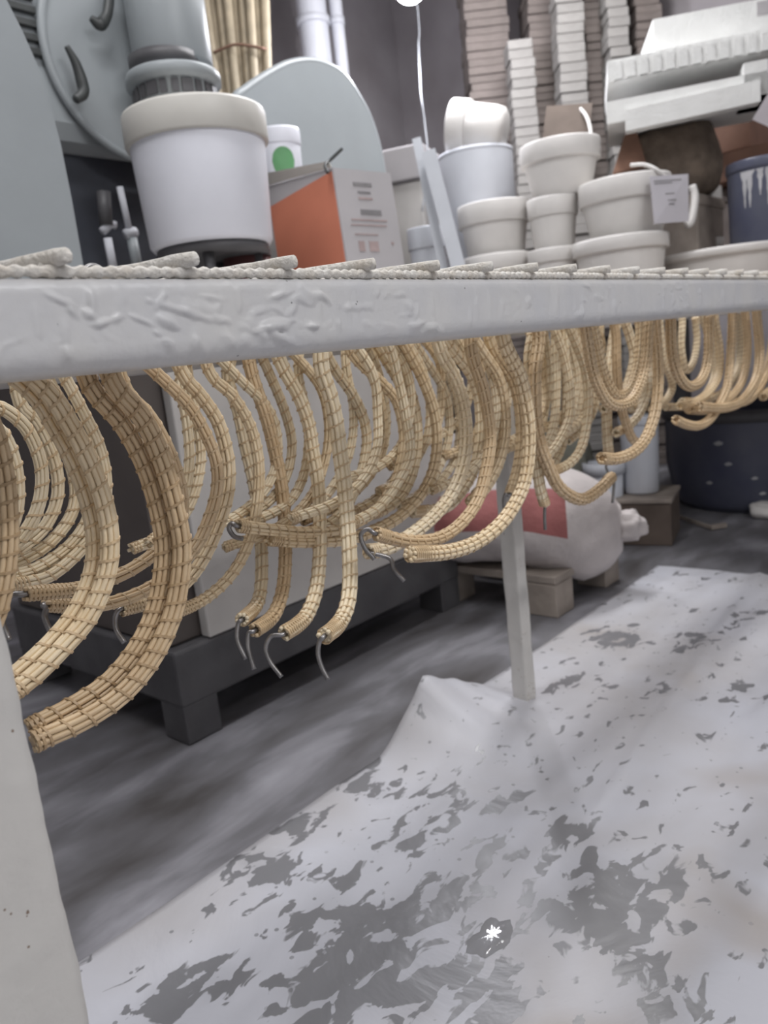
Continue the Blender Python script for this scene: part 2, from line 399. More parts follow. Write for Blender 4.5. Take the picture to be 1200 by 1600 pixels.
def leg(x0, x1, y0, y1, z1, pits=False):
    prof = [(x0, y0), (x1, y0), (x1, y1), (x0, y1)]; pts = []
    for i in range(4):
        a, b = np.array(prof[i]), np.array(prof[(i + 1) % 4])
        for k in range(10): pts.append(a + (b - a) * k / 10)
    cx, cy = (x0 + x1) / 2, (y0 + y1) / 2; vs = []; nz_ = 150
    for j in range(nz_ + 1):
        z = z1 * j / nz_
        for p in pts:
            d = 0.0020 * noise.noise((p[0] * 40, p[1] * 40, z * 20)) + 0.0007 * noise.noise((p[0] * 120, p[1] * 120, z * 60))
            ox, oy = p[0] - cx, p[1] - cy; k = max(abs(ox), abs(oy)); rnd = 1 - 0.045 * max(0, (abs(ox) * abs(oy)) / (k * k) - 0.7) / 0.3
            f = (1 + d / 0.03) * rnd; vs.append((cx + ox * f, cy + oy * f, z))
    n = len(pts); fs = []
    for j in range(nz_):
        for k in range(n): fs.append((j*n+k, j*n+(k+1) % n, (j+1)*n+(k+1) % n, (j+1)*n+k))
    fs.append(tuple(reversed(range(n)))); fs.append(tuple(nz_*n + k for k in range(n)))
    o = mk('leg', vs, fs, M_LEGP, rack, smooth=True, world_space=True)
    return o
leg(RX0, 0.162, RY, RY + 0.06, ZB + 0.001, True)
leg(RX1 - 0.06, RX1, RY, RY + 0.06, ZB + 0.001)
leg(1.158, 1.190, YB + 0.002, YB + 0.034, ZB + 0.001)
leg(RX0, RX0 + 0.06, YB, YB + 0.06, ZB + 0.001)

def speckle(m, col, scale, size, thr):
    nt = m.node_tree; b = nt.nodes['Principled BSDF']; src = b.inputs['Base Color'].links[0].from_socket
    tc = nt.nodes.new('ShaderNodeTexCoord'); vo = nt.nodes.new('ShaderNodeTexVoronoi'); vo.inputs['Scale'].default_value = scale
    nz = nt.nodes.new('ShaderNodeTexNoise'); nz.inputs['Scale'].default_value = 22
    lt = nt.nodes.new('ShaderNodeMath'); lt.operation = 'LESS_THAN'; lt.inputs[1].default_value = size
    gt = nt.nodes.new('ShaderNodeMath'); gt.operation = 'GREATER_THAN'; gt.inputs[1].default_value = thr
    mu = nt.nodes.new('ShaderNodeMath'); mu.operation = 'MULTIPLY'; mx = nt.nodes.new('ShaderNodeMix'); mx.data_type = 'RGBA'
    for n_ in (vo, nz): nt.links.new(tc.outputs['Object'], n_.inputs['Vector'])
    nt.links.new(vo.outputs['Distance'], lt.inputs[0]); nt.links.new(nz.outputs['Fac'], gt.inputs[0])
    nt.links.new(lt.outputs[0], mu.inputs[0]); nt.links.new(gt.outputs[0], mu.inputs[1]); nt.links.new(mu.outputs[0], mx.inputs['Factor'])
    nt.links.new(src, mx.inputs['A']); mx.inputs['B'].default_value = (*col, 1); nt.links.new(mx.outputs['Result'], b.inputs['Base Color'])
speckle(M_LEGP, (0.20, 0.14, 0.10), 210, 0.20, 0.60)
speckle(M_PLASTER, (0.22, 0.22, 0.22), 150, 0.13, 0.63)

# ribbed bar along the rail top and cross rods resting on it
ZR = ZT + 0.0036
steps2 = [RX0 + 0.004]
while steps2[-1] < RX1 - 0.004: steps2.append(steps2[-1] + 0.0016 + 0.002 * max(0, steps2[-1] - 0.6))
p = np.array([(x, RY + 0.007, ZR) for x in steps2])
rr = [0.0034 + 0.0007 * math.sin(x / 0.0098 * 2 * math.pi) + 0.0006 * noise.noise((x * 50, 0, 0)) for x in steps2]
v, f = tube_vf(p, rr, 10); mk('ribbed_bar', v, f, M_PLASTER_ROD, rack, True, True)
SK = -0.30                                       # the rods are welded a little askew
X_ROD = [0.2344 + 0.088 * k for k in range(-1, 21)]
for k, xk in enumerate(X_ROD):
    pts = [np.array([xk + SK * s, RY - 0.003 + s, ZT + 0.0108 + 0.0003 * math.sin(s * 60 + k)]) for s in np.linspace(0, YB + 0.05 - RY, 40)]
    rad = [0.0050 + 0.0006 * noise.noise((q[0] * 70, q[1] * 70, k)) for q in pts]
    rad[0] = 0.0046
    v, f = tube_vf(np.array(pts), rad, 10); mk('rod', v, f, M_PLASTER_ROD, rack, True, True)
    # plaster fillet where the rod crosses the bar
    c = pts[1]
    vv, ff = lathe_vf([(0.0001, 0.0035), (0.0045, 0.0022), (0.0078, -0.003), (0.009, -0.0072)], 10)
    mk('weld_blob', [(c[0] + a * 1.3 + 0.002 * noise.noise((a * 300, k, 0)), c[1] + 0.006 + b * 0.7, c[2] - 0.0035 + z) for a, b, z in vv], ff, M_PLASTER_ROD, rack, True, True)

# ------------------------------------------------------------------ cane handles
def rod_x(x, y):
    c = [xk + SK * (y - RY) for xk in X_ROD]; return min(c, key=lambda q: abs(q - x))

def handle(label, pts, where, w, mats=None, split=True, end=True, hook=None, group='woven cane hoops hanging on the rack', wrap=0.04, pitch=0.0145, both=None):
    """pts: pixels along the visible run, from the rack down; where: rack depth Y of its hanging plane, or depths along the run"""
    mc, mb = mats or (M_CANE, M_BIND)
    if where is None: c3 = [np.array(q) for q in pts]
    elif np.isscalar(where): c3 = [at_y(x, y, where) for x, y in pts]
    else:
        dk = np.interp(np.linspace(0, 1, len(pts)), np.linspace(0, 1, len(where)), where); c3 = [P(x, y, d) for (x, y), d in zip(pts, dk)]
    c3 = np.array(c3); dm = np.mean([(RW.T @ (q - EYE))[2] for q in c3])
    r = min(0.0105, max(0.0060, w * dm / (2 * F)))
    ends = [0] if not both else [0, -1]
    for e in ends:                                    # carry the run on up to the rod it hangs from
        a, b = (c3[0], c3[1]) if e == 0 else (c3[-1], c3[-2])
        tdir = (a - b); tdir /= np.linalg.norm(tdir)
        zt = 0.716
        if a[2] < zt - 0.012:
            k = min(1.2, max(0.0, tdir[2])); xx = a + tdir * ((zt - a[2]) / max(k, 0.55)) * 0.6
            q = np.array([0.6 * rod_x(xx[0], xx[1]) + 0.4 * xx[0], xx[1] if where is None or np.isscalar(where) else a[1] * 0.6 + xx[1] * 0.4, zt])
            q[1] = min(max(q[1], RY + 0.068), YB - 0.02)
            c3 = np.vstack([q, c3]) if e == 0 else np.vstack([c3, q])
    fine, s = resample(crom(c3, 16), 0.0016)
    t, nn, bb = frames(fine); Ltot = s[-1]
    t0 = thing('cane_hoop', label, 'cane hoop', tuple(fine[0]), 0, group)
    # canes
    N = 8; rc = 0.295 * r; ro = r - rc * 0.98; step = max(1, int(0.0075 / 0.0016)); idx = np.arange(0, len(fine), step)
    if idx[-1] != len(fine) - 1: idx = np.r_[idx, len(fine) - 1]
    tw = random.uniform(-1.5, 1.5); ph0 = random.random() * 6.28
    allv, allf, base = [], [], 0
    for c in range(N):
        a = ph0 + 2 * math.pi * c / N + tw * s[idx] + 0.05 * np.sin(s[idx] * 22 + c * 2)
        rad = ro * (1 + 0.025 * np.sin(s[idx] * 30 + c * 1.7))
        pth = fine[idx] + rad[:, None] * (np.cos(a)[:, None] * nn[idx] + np.sin(a)[:, None] * bb[idx])
        if end:
            pth[-1] += t[-1] * random.uniform(-0.002, 0.002)
        v, f = tube_vf(pth, rc * random.uniform(0.93, 1.05), 6, 0 if split else base)
        if split: mk('cane', v, f, mc, t0, True, True)
        else: allv.append(v); allf += f; base += len(v)
    if not split:
        o = mk('cane_strands', np.vstack(allv), allf, mc, t0, True, True); tag(o, kind='stuff')
    # core
    v, f = tube_vf(fine[::6], r * 0.60, 8); mk('core', v, f, mc, t0, True, True)
    # spiral binding, drawn tight towards the ends
    dist = (Ltot - s) if end else np.full_like(s, 9.0)
    pl = pitch * (1 + 0.12 * np.sin(s * 37 + ph0))
    pl = np.where(dist < wrap, 0.0034 + (pl - 0.0034) * np.clip((dist - wrap * 0.45) / (wrap * 0.55), 0, 1), pl)
    sgn = 1
    phi = np.r_[0, np.cumsum(np.diff(s) / pl[1:])] * 2 * math.pi
    na = int(phi[-1] / (2 * math.pi) * 12); pa = np.linspace(0, phi[-1], na); sa = np.interp(pa, phi, s)
    A = lambda arr: np.stack([np.interp(sa, s, arr[:, k]) for k in range(3)], 1)
    fp, ft, fn, fb = A(fine), A(t), A(nn), A(bb)
    rd = np.cos(pa * sgn)[:, None] * fn + np.sin(pa * sgn)[:, None] * fb
    wob = (1 + 0.03 * np.sin(pa * 3.1))[:, None]
    hw = 0.00120
    o1 = fp + rd * r * 0.93; o2 = fp + rd * (r + 0.0004) * wob
    V = np.stack([o1 - ft * hw, o2 - ft * hw * 0.8, o2 + ft * hw * 0.8, o1 + ft * hw], 1).reshape(-1, 3); Fc = []
    for i in range(na - 1):
        for k in range(4): Fc.append((i*4+k, i*4+(k+1) % 4, (i+1)*4+(k+1) % 4, (i+1)*4+k))
    Fc += [(0, 1, 2, 3), ((na-1)*4+3, (na-1)*4+2, (na-1)*4+1, (na-1)*4)]
    mk('binding', V, Fc, mb, t0, False, True)
    # wire hook over the rod
    for e in ends:
        a = fine[0] if e == 0 else fine[-1]; rx = rod_x(a[0], a[1]); zc = ZT + 0.0108
        sd = 1 if a[0] > rx else -1
        hp = [a + (fine[8] - a) * (1 if e == 0 else 0) - (0, 0, 0.004), a, np.array([(a[0] + rx + sd * 0.0085) / 2, a[1], (a[2] + zc) / 2 - 0.002])]
        for q in range(6):
            an = math.pi * q / 5; hp.append(np.array([rx + sd * 0.0085 * math.cos(an), a[1], zc + 0.0085 * math.sin(an)]))
        hp.append(np.array([rx - sd * 0.009, a[1], zc - 0.014]))
        tube('hook', hp, 0.0021, M_WIRE, t0, 6)
    if hook:
        hx, hd = hook; e = fine[-1]; d0 = (RW.T @ (e - EYE))[2]
        hp = [e - t[-1] * 0.012, e + t[-1] * 0.002] + [P(x, y, d0 + hd * (i + 1) / len(hx)) for i, (x, y) in enumerate(hx)]
        tube('hook', hp, 0.0026, M_WIRE, t0, 8)
    return t0

M_CANE_NEAR = mat('cane_near', (0.66, 0.50, 0.315), 0.42, 0.10, 45, 0.06, 150, island=0.13, col2=(0.57, 0.415, 0.25))  # browner copy of the cane; shade on the nearest hoops is in its colour
M_BIND_NEAR = mat('binding_near', (0.48, 0.335, 0.19), 0.5, 0.12, 80, 0.1, 200, island=0.10)  # binding darkened to go with the shaded near cane
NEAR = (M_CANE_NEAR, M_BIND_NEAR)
PALE, BROWN, DEF = (M_CANE_PALE, M_BIND), (M_CANE_BROWN, M_BIND), (M_CANE, M_BIND)
# nearest pair by the left leg: two handles nested one inside the other
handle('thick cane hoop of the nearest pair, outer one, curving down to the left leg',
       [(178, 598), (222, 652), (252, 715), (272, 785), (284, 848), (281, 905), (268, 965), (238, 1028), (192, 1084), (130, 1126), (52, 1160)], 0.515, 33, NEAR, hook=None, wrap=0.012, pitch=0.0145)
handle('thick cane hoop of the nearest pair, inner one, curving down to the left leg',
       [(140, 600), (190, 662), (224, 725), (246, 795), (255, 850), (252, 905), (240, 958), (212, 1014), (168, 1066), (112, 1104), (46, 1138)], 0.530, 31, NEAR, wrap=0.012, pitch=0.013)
handle('pale cane hoop second from the left leg, outer one of its nested pair',
       [(70, 606), (108, 660), (140, 722), (164, 790), (172, 848), (166, 900), (140, 962), (102, 1008), (58, 1052), (20, 1082)], 0.535, 31, (M_CANE, M_BIND), wrap=0.012, pitch=0.0135)
handle('cane hoop second from the left leg, inner one of its nested pair',
       [(48, 612), (84, 664), (118, 730), (140, 795), (148, 850), (142, 900), (118, 955), (82, 1000), (40, 1040), (5, 1068)], 0.552, 28, (M_CANE, M_BIND), wrap=0.012, pitch=0.0135)
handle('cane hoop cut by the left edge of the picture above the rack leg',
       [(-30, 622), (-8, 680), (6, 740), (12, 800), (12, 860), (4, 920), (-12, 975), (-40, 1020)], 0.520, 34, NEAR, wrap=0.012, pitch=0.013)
# thin ring-like row at the back, far left
for i, (pts, y) in enumerate([
    ([(-30, 660), (0, 672), (20, 712), (28, 760), (24, 805), (8, 840), (-20, 862)], 0.66),
    ([(-18, 628), (8, 640), (40, 668), (60, 710), (66, 750), (60, 790), (44, 825), (18, 856), (-25, 880)], 0.68),
    ([(30, 626), (58, 660), (82, 710), (91, 755), (86, 792), (68, 826), (38, 852), (-5, 878)], 0.70),
    ([(66, 640), (98, 695), (116, 748), (117, 786), (104, 818), (76, 850), (42, 872), (-5, 892)], 0.715),
    ([(96, 636), (126, 690), (142, 750), (140, 800), (126, 832), (98, 862), (52, 890), (-5, 904)], 0.70),
    ([(128, 640), (156, 700), (166, 760), (156, 818), (128, 858), (78, 900), (20, 914)], 0.69)]):
    handle('thin pale cane hoop in the back row at far left, curled like a ring', pts, y, 19, PALE, split=False, group='ring-like back row cane hoops at far left', wrap=0.02, pitch=0.0145)
# long handles that reach out left to wire hooks behind the nearest pair
handle('cane hoop with dark wrapped end and wire hook just behind the rack leg', 
       [(196, 606), (234, 650), (262, 700), (280, 752), (284, 800), (262, 845), (205, 890), (130, 918), (40, 928)], 0.60, 21, BROWN, hook=([(18, 930), (2, 945), (4, 975), (14, 1000)], -0.02), wrap=0.07)
handle('cane hoop with brown wrapped end and hook left of the nearest pair',
       [(262, 600), (298, 638), (324, 684), (338, 724), (339, 765), (326, 812), (300, 862), (240, 915), (160, 945), (72, 945)], 0.625, 21, BROWN, hook=([(72, 950), (70, 965), (78, 985)], -0.01), wrap=0.06)
handle('cane hoop with lit outer edge beside the nearest pair, lower end behind it',
       [(288, 588), (312, 616), (339, 656), (353, 700), (358, 738), (354, 780), (340, 824), (318, 872), (288, 912), (240, 938), (190, 952)], 0.645, 22, DEF, hook=([(180, 965), (182, 985), (194, 1004)], -0.01))
handle('slim cane hoop rising from the nearest pair to the first hooked hoop',
       [(330, 586), (365, 620), (392, 668), (404, 722), (403, 780), (392, 838), (366, 892), (326, 932), (284, 953), (235, 968)], 0.685, 19, DEF, wrap=0.1)
# four handles with cut ends and wire hooks in the middle; pale cane carries their highlights
cdep = (0.90, 0.93, 0.93, 0.90, 0.83)
handle('leftmost of the four hoops with wire hooks pointing down in mid picture',
       [(356, 588), (372, 642), (384, 700), (394, 742), (402, 788), (407, 835), (409, 885), (406, 930), (396, 952), (378, 968)], cdep, 21, PALE, hook=([(372, 976), (371, 1000), (384, 1030)], -0.01), wrap=0.05)
handle('second of the four hoops with wire hooks pointing down in mid picture',
       [(394, 586), (416, 652), (431, 712), (440, 760), (444, 800), (446, 850), (444, 905), (437, 940), (424, 966), (398, 985)], cdep, 22, BROWN, hook=([(388, 990), (388, 1014), (397, 1046)], -0.01), wrap=0.05)
handle('third of the four hoops with wire hooks pointing down in mid picture',
       [(442, 574), (466, 618), (482, 662), (489, 705), (496, 748), (499, 790), (500, 840), (498, 890), (492, 930), (476, 966), (444, 990)], cdep, 23, PALE, hook=([(424, 994), (415, 1012), (422, 1034), (440, 1058)], -0.01), wrap=0.06)
handle('rightmost of the four hoops with wire hooks pointing down in mid picture',
       [(502, 570), (516, 618), (525, 660), (531, 705), (537, 748), (541, 790), (545, 845), (547, 900), (543, 944), (530, 974), (507, 994)], (0.84, 0.87, 0.87, 0.85, 0.77), 25, PALE, hook=([(499, 1003), (497, 1022), (503, 1043), (513, 1062)], -0.01), wrap=0.055)
# handles right of them, curling back to the left
handle('back cane hoop just right of the four hooked ones',
       [(520, 572), (548, 612), (566, 648), (573, 682), (570, 716), (560, 752), (542, 790), (515, 818), (478, 832)], 0.70, 17, PALE, split=False)
handle('cane hoop sweeping low to a pointed end with thin wire loop, behind the hooked four',
       [(553, 556), (592, 594), (617, 622), (628, 656), (631, 694), (622, 742), (602, 780), (576, 806), (535, 826), (480, 832), (425, 828), (372, 822)], 0.66, 18, DEF, hook=([(362, 818), (358, 826), (366, 838), (380, 842)], 0.0), wrap=0.02)
handle('cane hoop crowded behind the sweeping ones under the middle of the rail',
       [(604, 552), (632, 592), (647, 634), (652, 682), (646, 732), (628, 772), (600, 796), (572, 806)], 0.69, 18, PALE, split=False)
handle('cane hoop with its pale lower run crossing below the sweeping pointed one',
       [(640, 552), (662, 596), (678, 642), (683, 684), (678, 730), (661, 768), (634, 799), (600, 822), (545, 842), (480, 846), (420, 842)], 0.665, 19, DEF, wrap=0.03)
handle('bright straw hoop with split pale canes right of mid rail',
       [(688, 548), (709, 586), (722, 625), (728, 664), (727, 706), (719, 742), (704, 774), (676, 808), (642, 836), (605, 856), (575, 862)], 0.60, 22, (M_CANE_PALE, M_BIND_PALE), hook=([(608, 872), (616, 890), (632, 908)], 0.0), wrap=0.02, pitch=0.013)
handle('slim cane hoop tucked right behind the bright straw one',
       [(706, 545), (734, 582), (747, 616), (751, 656), (748, 702), (736, 744), (712, 780), (690, 795), (645, 800)], 0.665, 18, PALE, split=False)
handle('brown hoop with a dark wire hook at its tip, lower middle',
       [(736, 546), (754, 604), (763, 650), (766, 690), (760, 732), (746, 782), (718, 820), (682, 842), (636, 846), (588, 834)], 0.545, 20, BROWN, hook=([(574, 827), (564, 836), (570, 856), (585, 874)], 0.0), wrap=0.03)
handle('cane hoop between the brown hooked one and the broad wrapped one, upper right of middle',
       [(752, 548), (778, 590), (788, 640), (788, 682), (778, 724), (758, 762), (735, 785)], 0.63, 19, DEF)
handle('cane hoop hanging to a wire tip beside the back leg',
       [(772, 548), (800, 592), (812, 640), (814, 690), (808, 735), (797, 772)], 0.64, 18, DEF, hook=([(790, 772), (787, 782), (788, 798)], 0.0), wrap=0.02)
handle('broad hoop with a closely wrapped blunt end crossing before the back leg',
       [(788, 535), (811, 585), (823, 638), (827, 680), (824, 728), (813, 770), (786, 814), (747, 846), (700, 862), (641, 866)], 0.515, 23, DEF, wrap=0.05, pitch=0.013)
handle('straight cane hoop ending in a short wire right of the back leg top',
       [(832, 525), (827, 562), (831, 600), (834, 650), (836, 695), (839, 728), (844, 762), (851, 788)], 0.60, 18, PALE, hook=([(851, 798), (851, 812), (852, 828)], 0.0), wrap=0.02)
handle('hoop swinging up to a silver wire tip above the sack',
       [(842, 525), (836, 580), (836, 640), (843, 690), (855, 724), (869, 755), (888, 773), (911, 780), (935, 766), (956, 745)], 0.58, 20, BROWN, hook=([(960, 746), (959, 764), (957, 786)], 0.0), wrap=0.035)
for pts, y in [([(868, 525), (869, 574), (869, 618), (866, 658), (857, 690), (838, 706)], 0.66),
               ([(880, 523), (884, 578), (886, 618), (883, 660), (879, 692), (866, 722), (846, 738)], 0.655),
               ([(895, 523), (914, 574), (919, 615), (917, 660), (908, 700), (890, 724), (862, 738)], 0.62)]:
    handle('pale cane hoop in the cluster of three right of the back leg', pts, y, 15, PALE, split=False, group='three pale hoops right of the back leg')
handle('brown hoop hung by both ends in a narrow loop, right of middle',
       [(915, 515), (925, 575), (937, 608), (950, 628), (967, 634), (986, 626), (1001, 598), (1010, 560), (1014, 508)], 0.475 + 0.03, 17, BROWN, end=False, both=True, pitch=0.009)
handle('pale hoop nested inside the brown narrow loop, hung by both ends',
       [(928, 512), (938, 560), (950, 598), (966, 618), (984, 606), (996, 566), (1000, 510)], 0.535, 15, DEF, end=False, both=True, split=False, pitch=0.009)
handle('pale upright hoop end with a dark ring hook beside the narrow loop',
       [(962, 512), (954, 560), (949, 610), (948, 650), (949, 682), (951, 710)], 0.66, 16, PALE, hook=([(953, 720), (947, 728), (950, 738)], 0.0), split=False, wrap=0.02)
handle('small brown hoop bend dangling below the narrow loop',
       [(962, 520), (964, 580), (970, 630), (979, 664), (990, 688), (1004, 690), (1018, 676)], 0.62, 14, BROWN, split=False)
handle('long brown hoop curving below the narrow loop to its tip over the sack',
       [(1024, 502), (1028, 560), (1028, 605), (1022, 650), (1007, 688), (987, 708), (962, 717), (940, 716)], 0.53, 18, BROWN, wrap=0.03)
# crowded far group
RG = 'crowded brown hoops at the far end of the rack'
for pts, y, w, m in [
    ([(1048, 498), (1050, 552), (1061, 588), (1078, 604), (1097, 592), (1107, 554), (1107, 494)], 0.52, 16, BROWN),
    ([(1116, 494), (1124, 545), (1123, 584), (1108, 612), (1086, 628), (1062, 634)], 0.55, 13, DEF),
    ([(1144, 490), (1142, 550), (1136, 604), (1122, 636), (1108, 656), (1091, 665), (1072, 663), (1056, 656)], 0.53, 14, BROWN),
    ([(1164, 488), (1168, 544), (1160, 594), (1138, 624), (1108, 640), (1076, 640)], 0.56, 13, BROWN),
    ([(1182, 486), (1187, 550), (1181, 594), (1159, 626), (1130, 637), (1092, 636)], 0.52, 15, BROWN),
    ([(1210, 484), (1206, 545), (1194, 590), (1172, 622), (1140, 632)], 0.56, 14, BROWN),
    ([(1236, 482), (1232, 545), (1218, 594), (1192, 620)], 0.54, 14, BROWN)]:
    handle('brown cane hoop packed among its like at the far right end of the rack', pts, y, w, m, split=False, group=RG, end=True, wrap=0.015, pitch=0.0095)
for pts, y, w in [
    ([(1066, 498), (1065, 545), (1072, 578), (1083, 566), (1089, 532), (1086, 496)], 0.62, 11),
    ([(1030, 500), (1036, 560), (1048, 590), (1050, 608), (1038, 628), (1018, 640)], 0.64, 12),
    ([(1096, 494), (1112, 540), (1116, 585), (1100, 618), (1072, 634), (1040, 636)], 0.66, 11),
    ([(1150, 490), (1156, 540), (1152, 580), (1130, 612), (1098, 626), (1066, 628)], 0.65, 12),
    ([(1000, 506), (1014, 560), (1012, 606), (1000, 632), (985, 640)], 0.67, 12)]:
    handle('pale cane hoop behind the brown ones at the far end of the rack', pts, y, w, PALE, split=False, group='pale hoops behind the far brown ones', wrap=0.015, pitch=0.010)
# back row behind the middle ones
BG = 'faint back row cane hoops behind the middle of the rack'
for pts, y, w in [
    ([(282, 600), (292, 660), (296, 720), (286, 780), (262, 820), (232, 850)], 0.70, 16),
    ([(296, 600), (308, 660), (314, 715), (304, 770), (282, 812), (244, 842), (205, 858)], 0.71, 15),
    ([(372, 590), (420, 640), (434, 690), (428, 738), (404, 778), (366, 808), (318, 828)], 0.71, 14),
    ([(420, 582), (444, 640), (456, 692), (448, 742), (424, 780), (388, 806)], 0.715, 15),
    ([(466, 580), (478, 640), (482, 690), (474, 744), (452, 784), (416, 806), (372, 820)], 0.70, 15),
    ([(540, 565), (552, 640), (548, 700), (528, 748), (496, 790), (456, 815)], 0.71, 14),
    ([(584, 560), (600, 620), (604, 668), (596, 712), (574, 746), (546, 778), (510, 800)], 0.715, 14),
    ([(600, 560), (636, 625), (640, 670), (634, 712), (616, 748), (586, 780), (550, 800)], 0.71, 15),
    ([(660, 556), (694, 610), (702, 660), (696, 704), (676, 748), (652, 774), (622, 790)], 0.71, 14),
    ([(690, 552), (716, 640), (716, 694), (704, 730), (678, 760), (640, 780)], 0.715, 13),
    ([(770, 545), (778, 620), (784, 672), (776, 712), (762, 748), (742, 772)], 0.70, 14),
    ([(852, 530), (858, 590), (852, 640), (842, 680), (826, 706)], 0.70, 13),
    ([(905, 528), (906, 590), (904, 640), (890, 672), (872, 690)], 0.70, 12),
    ([(938, 520), (938, 580), (930, 634), (912, 668), (888, 690)], 0.70, 12)]:
    zl = 'left of and behind the four hooked hoops' if pts[0][0] < 500 else ('under the middle of the rail' if pts[0][0] < 760 else 'right of the back leg')
    handle('faint cane hoop in the back row ' + zl, pts, y, w, PALE, split=False, group=BG, wrap=0.015, pitch=0.0145)

TPL = [(0.0, 0.712), (0.034, 0.682), (0.060, 0.640), (0.070, 0.590), (0.058, 0.542), (0.022, 0.507), (-0.035, 0.486), (-0.100, 0.480)]
rg = random.Random(5)
for k in range(20):
    x0 = 0.60 + 0.046 * k + rg.uniform(-0.012, 0.012); y0 = rg.uniform(0.60, 0.715); sx = rg.uniform(0.75, 1.1); sz = rg.uniform(0.72, 1.0); cut = 8
    pts3 = [(x0 + dx * sx, y0 + 0.10 * dx * rg.uniform(-1, 1), 0.712 - (0.712 - z) * sz) for dx, z in TPL[:cut]]
    zl = 'under the middle of the rail' if x0 < 1.02 else 'right of the back leg'
    handle('faint cane hoop in the back row ' + zl, pts3, None, 14.5, PALE if k % 3 else DEF, split=False, group=BG, wrap=0.015, pitch=0.0145)

# ------------------------------------------------------------------ floor sheet with curled edge
YE = 0.857
def sheet_z(x, y):
    xl, xp, xr = 0.86, 0.985, 1.19
    hgt = 0.105
    if x <= xl or x >= xr: prof = 0.0
    elif x < xp: prof = ((x - xl) / (xp - xl)) ** 1.5
    else: prof = 1 - (x - xp) / (xr - xp)
    v = max(0.0, min(1.0, (y - 0.60) / (YE - 0.60)))
    z = hgt * prof * v ** 1.7 + 0.004 * math.sin(x * 75 + y * 9) * min(1, prof * 2) * v * (1 - v * 0.4)
    z += 0.010 * max(0, math.exp(-((x - 1.15) / 0.2) ** 2 - ((y - 0.50) / 0.10) ** 2))
    z += 0.0028 * (noise.noise((x * 5, y * 7, 0)) + 0.5) + 0.0010 * noise.noise((x * 16, y * 18, 3))
    z += 0.016 * math.exp(-((y - 0.36 - 0.03 * math.sin(x * 7)) / 0.016) ** 2) * math.exp(-((x - 1.55) / 0.28) ** 2)
    z += 0.006 * math.exp(-((y - 0.50 - 0.10 * (x - 1.2)) / 0.012) ** 2) * (1 if x > 0.9 else 0)
    return max(0.0012, z + 0.002)
xs = np.r_[np.arange(-0.9, 0.2, 0.05), np.arange(0.2, 2.2, 0.0125)]; ys = np.r_[np.arange(-1.2, 0.1, 0.05), np.linspace(0.1, 1.0, 73)]
vs, fs = [], []
for i, x in enumerate(xs):
    for j, y in enumerate(ys):
        yy = -1.2 + (y + 1.2) * (YE + 1.2 + 0.006 * noise.noise((x * 3, 0, 0))) / 2.2
        far = 2.085 + 0.04 * (0.857 - yy) + 0.01 * noise.noise((yy * 6, 2, 0))
        xx = min(x, far); z = sheet_z(xx, yy)
        lean = 0.05 * min(1, max(0, z - 0.012) / 0.1)
        vs.append((xx, yy - lean * 0.3, z))
for i in range(len(xs) - 1):
    for j in range(len(ys) - 1):
        n = len(ys); fs.append((i*n+j, (i+1)*n+j, (i+1)*n+j+1, i*n+j+1))
sh = mk('floor_sheet', vs, fs, M_SHEET, None, True)
ZONES = [(560, 1200, 40), (470, 1290, 45), (400, 1350, 40), (545, 1215, 45), (600, 1245, 45), (700, 1258, 50), (790, 1268, 45), (640, 1315, 55), (440, 1370, 60), (520, 1430, 75), (620, 1440, 55), (700, 1400, 65), (775, 1335, 40),
         (930, 1390, 90), (1040, 1370, 80), (960, 1450, 70), (1000, 1525, 50), (620, 1535, 100), (480, 1560, 85), (330, 1535, 60), (250, 1565, 50), (730, 1540, 80), (800, 1585, 55), (1060, 1585, 40),
         (960, 1000, 45), (1085, 1005, 40), (880, 1070, 35), (1160, 1080, 35), (1040, 1090, 30), (890, 1300, 45), (560, 1500, 60), (850, 1430, 50), (960, 1000, 30), (1180, 960, 25)]
zc_ = np.array([at_z(x, y, 0.0)[:2] for x, y, r in ZONES]); zr_ = np.array([max(0.028, r * 0.78 * (RW.T @ (at_z(x, y, 0.0) - EYE))[2] / F) for x, y, r in ZONES])
va = np.array(vs); wz_ = np.exp(-(((va[:, None, 0] - zc_[None, :, 0]) ** 2 + (va[:, None, 1] - zc_[None, :, 1]) ** 2) / (zr_[None, :] * 1.15) ** 2)).sum(1)
off_ = (va[:, 0] < 0.25) | (va[:, 1] < 0.12)                      # beyond the picture the treading goes on at random
wz_ = wz_ * 1.05 + 0.09
wz_ = np.where(off_, np.array([0.9 * max(0.0, noise.noise((q[0] * 4, q[1] * 4, 5.5))) * 1.6 for q in vs]), np.minimum(wz_, 1.25))
atr = sh.data.attributes.new('wet_zone', 'FLOAT', 'POINT'); atr.data.foreach_set('value', wz_.astype(float).tolist())
tag(sh, 'pale plastic floor sheet stained with wet grey footprints, edge curled up at the back leg', 'sheet')
so = sh.modifiers.new('thickness', 'SOLIDIFY'); so.thickness = 0.0009; so.offset = 1

